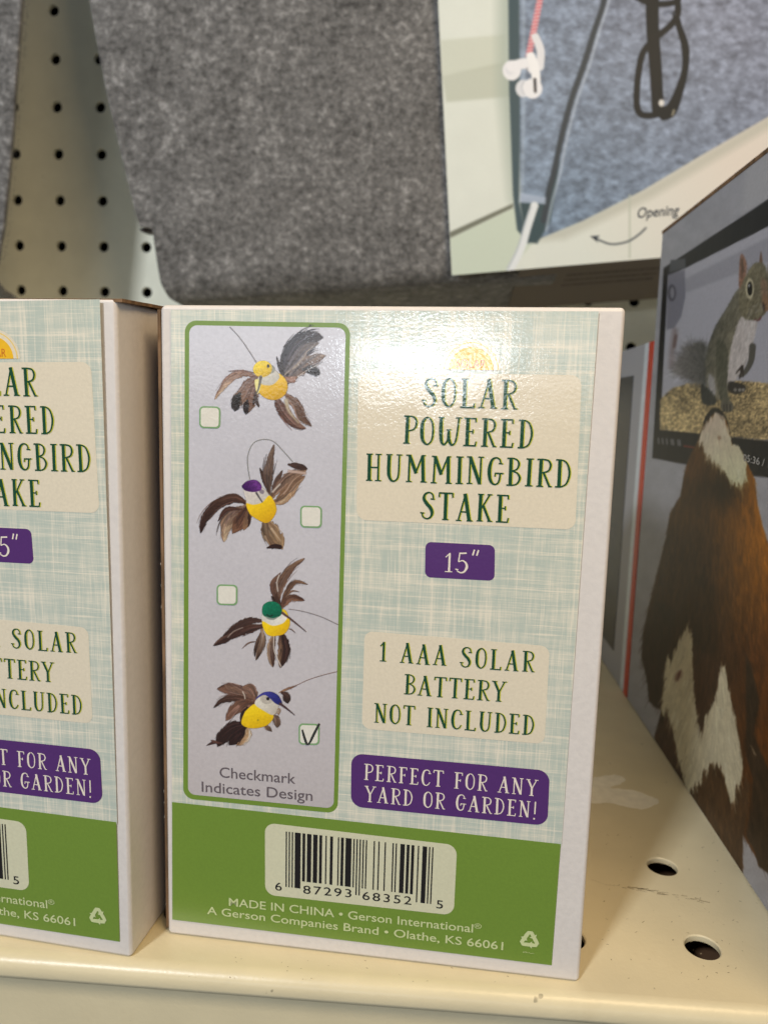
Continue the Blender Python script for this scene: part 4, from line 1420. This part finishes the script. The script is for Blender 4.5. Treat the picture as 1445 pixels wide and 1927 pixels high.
cv.poly(b4((330, 1120), (420, 1180), (400, 1300), (370, 1440), (345, 1600), (330, 1722), (278, 1684), (262, 1560), (236, 1430), (245, 1290), (280, 1150)), (52, 38, 28), soft=16, smooth=True, alpha=.85, tex=plume)
# dark wing and legs at the right
cv.poly(b4((820, 1420), (850, 1480), (900, 1700)) + z5((1000, 300), (1087, 500), (1300, 700), (1300, 1300), (1087, 1085), (1035, 1045), (1010, 960), (960, 870), (985, 720), (1000, 560), (960, 420)), (58, 46, 34), soft=12, alpha=.92, tex=plume)
cv.poly(z5((985, 360), (1022, 425), (1010, 420)), (190, 170, 140), soft=8)
cv.poly(z5((690, 600), (770, 480), (830, 560), (870, 700), (940, 560), (985, 560), (975, 760), (940, 870), (940, 1100), (840, 960), (700, 770), (640, 650)), (88, 64, 42), soft=12, rag=6, rs=.06, ragy=50, tex=plume)
def bflow(x, y):
    return ((x - 640) * .10 + (8 if x > 640 else -14), 100)
cv.smear(3600, [p for p in body if p[0] < 1290 and p[1] < 4200], bflow, 74, 9, seed=8, al=.45, jit=.08, tone=.10, soft=5)
cv.smear(700, b4((540, 300), (590, 240), (640, 300), (700, 400), (770, 440), (830, 380), (850, 430), (800, 520), (700, 500), (600, 400)), bflow, 50, 8, seed=9, al=.6, jit=.15, tone=.05, soft=5)
cv.speck(.04, .3, .3)
picture_on_plane("face_print", cv, lambda U: (U - 1130) * Z3, lambda V: (V - 260) * Z3, corner - fn * 0.012, fd, up, (0.08, FL - 0.05), (0.06, FH - 0.06), (0.05, 0.042), None, None, m_face, feeder, 'w', gain=0.85, alpha=False, base=corner)


def fpt(u, v):
    p = on_plane(u, v, fn, corner)
    q = p - corner
    return float(q @ fd), float(q[2])


co, fc = sans_mesh("05:36 / 11:42")
(s0, z0), (s1, z1) = fpt(1399, 867), fpt(1480, 888)
X = (co[:, 0] - co[:, 0].min()) / (co[:, 0].max() - co[:, 0].min())
vv = [corner * 0 + fd * (s0 + (s1 - s0) * a) + up * (z0 + (z1 - z0) * a + b * .20 / CAPH) - fn * 0.03 for a, b in zip(X, co[:, 1])]
mesh_obj("screen_time_text", vv, fc, print_mat("grey screen digits", srgb(150, 150, 154)), feeder)

back = empty("red_edged_box", corner - fd * 0.1)
tag(back, "grey box with red edge strip, between the white box and the squirrel box", "box")
b0 = corner - fd * 0.1
H2 = 16.25
slab("carton", b0, -11.0, 0, 0, 8.5, 0, H2, m_fgrey, back, b0, 0.06)
slab("red_edge", b0, -0.62, 0.012, -0.012, 0.3, 0.03, H2 + .012, plain("red print", srgb(200, 66, 40), .45), back, b0)
slab("white_edge", b0, -1.25, -0.63, -0.016, 0.3, 0.05, H2 + .01, plain("pale blue white print", srgb(214, 222, 232), .4), back, b0)
slab("dark_window", b0, -5.6, -2.9, -0.02, 0.1, 1.3, 14.9, plain("dark print", srgb(48, 48, 54), .4), back, b0)

# ------------------------------------------------------------------ felt bags and the printed sleeve
m_felt = felt_mat(tint=(1.04, 1.03, 1.03))
YF = 28.0


def felt_pt(u, v, y):
    return on_plane(u, v, (0, 1, 0), (0, y, 0))


def felt_sheet(name, left, right, y, curl, depth, mat, parent, base, nx=70, ny=90, thick=0.35, seed=0):
    """left/right: outline points (photo) from top to bottom; the lower end curls back under"""
    def interp(pts, n):
        q = np.array(pts, float)
        s = q[:, 1].min() + np.linspace(0, 1, n) * (q[:, 1].max() - q[:, 1].min())
        return np.array([felt_pt(np.interp(k, q[:, 1], q[:, 0]), k, y) for k in s])
    A, B = interp(left, ny), interp(right, ny)
    rows = [A[i][None] * (1 - np.linspace(0, 1, nx)[:, None]) + B[i][None] * np.linspace(0, 1, nx)[:, None] for i in range(ny)]
    V = np.array(rows)
    # soft waves
    X, Z = V[..., 0], V[..., 2]
    V[..., 1] += 0.12 * (fbm(X * .25 + seed, Z * .25, 2) - .5) * 2
    # pull the lower part back into the curl
    bot = V[-1].copy()
    h = Z - bot[None, :, 2]
    k = np.clip(1 - h / curl, 0, 1)
    V[..., 1] += curl * (1 - np.sqrt(np.clip(1 - k ** 2, 0, 1)))
    ext = []
    for s in np.linspace(0.05, 1, 14):
        r = V[-1].copy()
        r[:, 1] += s * depth
        r[:, 2] -= 1.5 * s ** 1.5
        ext.append(r)
    V = np.concatenate([V, np.array(ext)], 0)
    # the side edges roll in slightly
    o = grid_obj(name, V - base, mat, parent, smooth=True)
    sm = o.modifiers.new("solid", 'SOLIDIFY')
    sm.thickness = thick * CM
    sm.offset = -1
    bv = o.modifiers.new("edge", 'BEVEL')
    bv.width = 0.1 * CM
    bv.segments = 2
    return o


fb = felt_pt(600, 540, YF)
felt_c = empty("felt_bag", fb)
tag(felt_c, "large grey felt bag hanging in the middle behind the white boxes", "felt bag", "grey felt bags hanging on the pegboard")
felt_sheet("felt_body", [(118, -420), (150, -140), (160, -60), (172, 0), (188, 90), (205, 180), (223, 260), (240, 330), (255, 390), (267, 431), (290, 432), (291.5, 440), (295, 470), (301, 505), (306, 532), (315, 552), (335, 562)],
           [(1092, -420), (1090, -140), (1090, -60), (1088, 0), (1085, 90), (1080, 180), (1075, 260), (1070, 330), (1065, 370), (1062, 400), (1060, 410), (1058, 420), (1056, 440), (1054, 460), (1052, 480), (1050, 500), (1048, 512)], YF, 1.3, 9.0, m_felt, felt_c, fb, 110, 220, seed=3)
# dark piece for the underside of the fold at the left-edge notch
q = [felt_pt(u, v, YF + .25) - fb for u, v in ((262, 431), (291, 425), (293, 436), (268, 437))]
nb = len(q)
mesh_obj("notch_fold", [p for p in q] + [p + np.array((0, 1.2, 0.1)) for p in q], [(0, 1, 2, 3), (4, 5, 6, 7), (0, 1, 5, 4), (1, 2, 6, 5), (2, 3, 7, 6), (3, 0, 4, 7)], plain("dark fold underside", (0.05, 0.035, 0.03)), felt_c)

def fuzz(outline, y, n, parent, base, ln=0.22, seed=1, out=-1):
    rn = random.Random(seed)
    v, f = [], []
    P = [felt_pt(u, w_, y) for u, w_ in outline]
    for _ in range(n):
        i = rn.randrange(len(P) - 1)
        t = rn.random()
        p = P[i] * (1 - t) + P[i + 1] * t - base + np.array((rn.uniform(0, .05) * -out, rn.uniform(0, .35), 0))
        a = rn.uniform(-1.2, 1.2)
        L_n = ln * rn.uniform(.3, 1.2)
        e = p + np.array((out * cos(a) * L_n, rn.uniform(-.1, .1), sin(a) * L_n))
        m_ = (p + e) / 2 + np.array((rn.uniform(-.03, .03), 0, rn.uniform(-.04, .04)))
        k = len(v)
        h = np.array((0, 0, .008))
        v += [p - h, p + h, m_ + h * .7, m_ - h * .7, e]
        f += [(k, k + 1, k + 2, k + 3), (k + 3, k + 2, k + 4)]
    return tag(mesh_obj("stray_fibres", v, f, m_felt, parent), kind="stuff")


fuzz([(150, -140), (172, 0), (188, 90), (205, 180), (223, 260), (240, 330), (255, 390), (267, 431)], YF, 420, felt_c, fb, seed=2)
fuzz([(290, 432), (295, 470), (301, 505), (306, 532)], YF, 110, felt_c, fb, seed=3)
fl = felt_pt(0, 500, YF - 1)
felt_l = empty("felt_bag", fl)
tag(felt_l, "grey felt bag at the far left, only a narrow strip of it showing", "felt bag", "grey felt bags hanging on the pegboard")
felt_sheet("felt_body", [(-540, -420), (-510, 0), (-500, 200), (-490, 400), (-480, 560)], [(76, -420), (48, 0), (44, 60), (38, 150), (31, 250), (24, 340), (14, 430), (4, 490), (-8, 540)], YF - 1, 1.2, 4.0, m_felt, felt_l, fl, 50, 80, seed=9)

fuzz([(76, -420), (48, 0), (44, 60), (38, 150), (31, 250), (24, 340), (14, 430), (4, 490)], YF - 1, 300, felt_l, fl, seed=5, out=1)
# printed sleeve in front of the middle bag
YS = YF - 0.9
SB = felt_pt(850, 518, YS)
sleeve = empty("printed_sleeve", SB)
tag(sleeve, "printed card sleeve picturing blue felt pouch, earphones and glasses, above the squirrel box", "packaging")
m_sleeve = print_mat("sleeve print", None, rough=0.4, spec=0.12)
m_card = paper_mat("sleeve card edge", srgb(214, 212, 200), 0.6)
Zs = 2.312
cv = Canvas(-60, -1000, 1800, 1240, 0.62, (234, 238, 232))
cv.rgb *= (1 + .03 * (fbm(cv.X * .01, cv.Y * .01) - .5))[..., None]
cv.poly([(20, 175), (300, 150), (300, 290), (25, 330)], (212, 216, 202), soft=14, alpha=.7)
cv.poly([(25, 330), (300, 270), (330, 420), (45, 445)], (200, 204, 190), soft=14, alpha=.8)
cv.poly([(262, -1000), (337, -1000), (345, 900), (320, 870), (270, 400)], (176, 188, 180), soft=60, alpha=.7)
cv.poly([(60, 1010), (335, 885), (335, 905), (62, 1038)], (128, 130, 118), soft=8)
cv.poly([(62, 1038), (340, 905), (420, 1060), (320, 1180), (70, 1200)], (214, 224, 210), soft=10)
cv.rgb *= np.array((.93, .94, .935))
# table tone lower right
cv.poly([(800, 880), (1445, 500), (1800, 300), (1800, 1240), (430, 1240), (430, 1070)], shade((216, 222, 216), (220, 213, 205), (600, 1000), (1300, 700)), soft=12)
cv.poly([(400, 1055), (900, 825), (1500, 470), (1800, 300), (1800, 360), (1500, 530), (940, 860), (560, 1040)], (180, 182, 172), soft=34, alpha=.65)
def felt2(X, Y):
    n = fbm(X * .030 + Y * .012, Y * .042 - X * .012, 4)
    m2 = vn(X * .07 + Y * .02, Y * .10)
    return np.clip(.66 + .50 * n + .12 * (m2 - .5), .3, 1.6)
cv.poly([(365, -1000), (1800, -1000), (1800, 325), (1445, 508), (1150, 678), (900, 828), (640, 960), (400, 1060), (370, 900), (358, 500)], shade((128, 148, 172), (146, 154, 176), (400, 900), (1300, 100)), soft=8, tex=felt2)
cv.poly([(360, -1000), (860, -1000), (700, 60), (600, 400), (500, 800), (480, 885), (365, 860)], (150, 166, 190), soft=8, alpha=.35, tex=felt2)
cv.poly([(305, -1000), (355, -1000), (366, 500), (362, 880), (372, 930), (400, 1058), (352, 1000), (335, 850), (318, 400)], (72, 90, 98), soft=9)
cv.poly([(366, 880), (480, 885), (500, 800), (540, 700), (500, 960), (440, 1060), (400, 1055), (380, 980)], (66, 84, 90), soft=9)
cv.stroke([(880, -1000), (790, -420), (735, -20), (690, 130), (640, 290), (590, 430), (545, 600), (515, 740), (492, 830), (470, 960)], 26, (64, 72, 80), 9)
cv.stroke([(760, -20), (712, 130), (665, 290), (612, 440), (568, 610), (540, 750), (505, 880), (480, 1000)], 12, (190, 202, 220), 9, .55)
cv.poly([(368, 840), (478, 858), (476, 888), (362, 880)], (170, 184, 206), soft=8, alpha=.8)
cv.stroke([(378, -300), (382, 300), (376, 840)], 12, (180, 196, 214), 12, .45)
cv.stroke([(428, 895), (400, 980), (370, 1080), (325, 1170)], 34, (222, 228, 232), 6)
cv.stroke([(412, 900), (385, 980), (355, 1080), (312, 1168)], 7, (160, 170, 180), 5, .7)
# cord
for i in range(154):
    t = i / 153
    yy = -974 + t * 1214
    xx = 452 - (yy + 20) * .19 if yy > 0 else 456 - yy * .02
    xx = 452 - max(yy, -40) * .20
    cv.stroke([(xx - 11, yy + 2), (xx + 11, yy - 4)], 7 if i % 2 else 6, (214, 92, 104) if i % 2 else (238, 200, 204), 3, smooth=False)
# earphones
W_ = (232, 234, 240)
cv.stroke([(432, 160), (455, 220), (452, 290)], 34, (222, 224, 230), 5)
cv.ell(330, 306, 40, 44, W_, soft=5); cv.ell(322, 300, 20, 26, (206, 210, 220), soft=14, alpha=.6)
cv.stroke([(330, 290), (390, 276), (425, 300)], 46, W_, 5)
cv.stroke([(412, 245), (430, 290), (436, 350)], 38, (238, 240, 244), 5)
cv.ell(380, 385, 34, 38, (216, 220, 228), soft=5)
cv.ell(420, 385, 42, 44, W_, soft=5)
cv.stroke([(430, 345), (432, 398)], 13, (62, 62, 66), 4)
cv.stroke([(396, 296), (398, 316)], 6, (130, 134, 142), 4)
cv.stroke([(385, 350), (372, 380), (385, 410)], 4, (170, 176, 188), 5, .7)
# glasses
K = (38, 42, 46)
cv.stroke([(940, -60), (942, 120), (955, 300), (965, 480)], 58, K, 5, 1, 52)
cv.stroke([(870, -14), (920, 10), (985, 18), (1040, 8), (1060, -20)], 26, K, 5)
cv.stroke([(1050, 0), (1050, 60), (1020, 110), (950, 170), (900, 230), (880, 320), (872, 420), (878, 480), (905, 502), (960, 498), (1010, 470), (1050, 400), (1082, 300), (1080, 200), (1058, 120), (1040, 60)], 28, K, 5)
cv.stroke([(1070, 140), (1092, 220), (1080, 340), (1045, 470)], 20, K, 5)
cv.poly([(965, 480), (1050, 440), (1040, 500), (990, 525), (968, 505)], K, soft=6, smooth=True)
cv.ell(980, 448, 12, 15, (216, 216, 214), soft=5)
cv.stroke([(1035, 480), (1028, 500)], 8, (150, 146, 130), 5)
cv.stroke([(992, 60), (1010, 50), (1035, 60)], 14, (90, 100, 120), 8, .5)
# floor joint, arrow
cv.stroke([(842, 850), (842, 1120)], 8, (180, 188, 176), 7, .8)
cv.stroke([(700, 1040), (760, 1062), (830, 1052), (880, 1022), (912, 992)], 8, (76, 84, 92), 5)
cv.poly([(670, 1028), (712, 1024), (698, 1040), (704, 1056)], (62, 70, 78), soft=4)
pts = [felt_pt(u, v, YS) for u, v in ((803, -420), (1560, -420), (1560, 458), (850, 518))]
# build as sheared quad grid
n1, n2 = 560, 500
tl, tr, br, bl = pts
s, tq = np.meshgrid(np.linspace(0, 1, n1), np.linspace(0, 1, n2))
s, tq = s[..., None], tq[..., None]
V = (tl * (1 - s) + tr * s) * (1 - tq) + (bl * (1 - s) + br * s) * tq
q = (V - CAM) @ M.T
U, Vv = q[..., 0] / q[..., 2] * F_PX + PPX, q[..., 1] / q[..., 2] * F_PX + PPY
colr = cv.sample((U - 820) * Zs, Vv * Zs)
colr[..., 3] = 1
grid_obj("sleeve_front", V - SB, m_sleeve, sleeve, colr)
th = np.array((0, 0.06, 0))
P8 = [p - SB + np.array((0, .012, 0)) for p in pts] + [p - SB + th + np.array((0, .012, 0)) for p in pts]
mesh_obj("sleeve_card", P8, [(0, 1, 2, 3), (4, 5, 6, 7), (0, 1, 5, 4), (1, 2, 6, 5), (2, 3, 7, 6), (3, 0, 4, 7)], m_card, sleeve)
# the card that wraps under the bag: its brown inner side faces down
m_under = paper_mat("brown underside card", (0.155, 0.130, 0.108), 0.7)
q = [felt_pt(978, 506, YS + .1), felt_pt(1560, 460, YS + .1)]
U8 = [q[0], q[1], q[1] + np.array((0, 6.5, -1.4)), q[0] + np.array((0, 6.5, -1.4))]
U8 = [p - SB for p in U8]
U8 += [p + np.array((0, 0, .08)) for p in U8]
under = mesh_obj("under_flap", U8, [(0, 1, 2, 3), (4, 5, 6, 7), (0, 1, 5, 4), (1, 2, 6, 5), (2, 3, 7, 6), (3, 0, 4, 7)], m_under, sleeve)
vt, ft = [], []
rnd = random.Random(4)
for row in range(3):
    dpt = 1.3 + row * 0.75
    x = 0.30
    while x < 0.93:
        wv = rnd.uniform(.006, .022)
        a_, b_ = U8[0] + (U8[1] - U8[0]) * (x * .5 + .02), U8[0] + (U8[1] - U8[0]) * ((x + wv) * .5 + .02)
        k = len(vt)
        for p_, dd in ((a_, 0), (b_, 0), (b_, .26), (a_, .26)):
            vt.append(p_ + np.array((0, 1, -1.4 / 6.5)) * (dpt + dd) - np.array((0, 0, .01)))
        ft.append((k, k + 1, k + 2, k + 3))
        x += wv + rnd.uniform(.004, .010)
tag(mesh_obj("faint_small_print", vt, ft, plain("faded ink", (0.05, 0.04, 0.035)), sleeve), kind="stuff")
# "Opening"
ms = print_mat("slate lettering", srgb(60, 68, 80), rough=0.5, spec=0.1)
co, fc = sans_mesh("Opening", shear=0.25, bold=0.012)
p0, p1 = felt_pt(1199, 410, YS - .02), felt_pt(1278, 404, YS - .02)
ex_ = (p1 - p0); L = np.linalg.norm(ex_); ex_ = ex_ / L
ez_ = np.array((-ex_[2], 0, ex_[0]))
X = (co[:, 0] - co[:, 0].min()) / (co[:, 0].max() - co[:, 0].min()) * L
vv = [p0 + ex_ * a + ez_ * b * .52 / CAPH - SB for a, b in zip(X, co[:, 1])]
mesh_obj("sleeve_text", vv, fc, ms, sleeve)
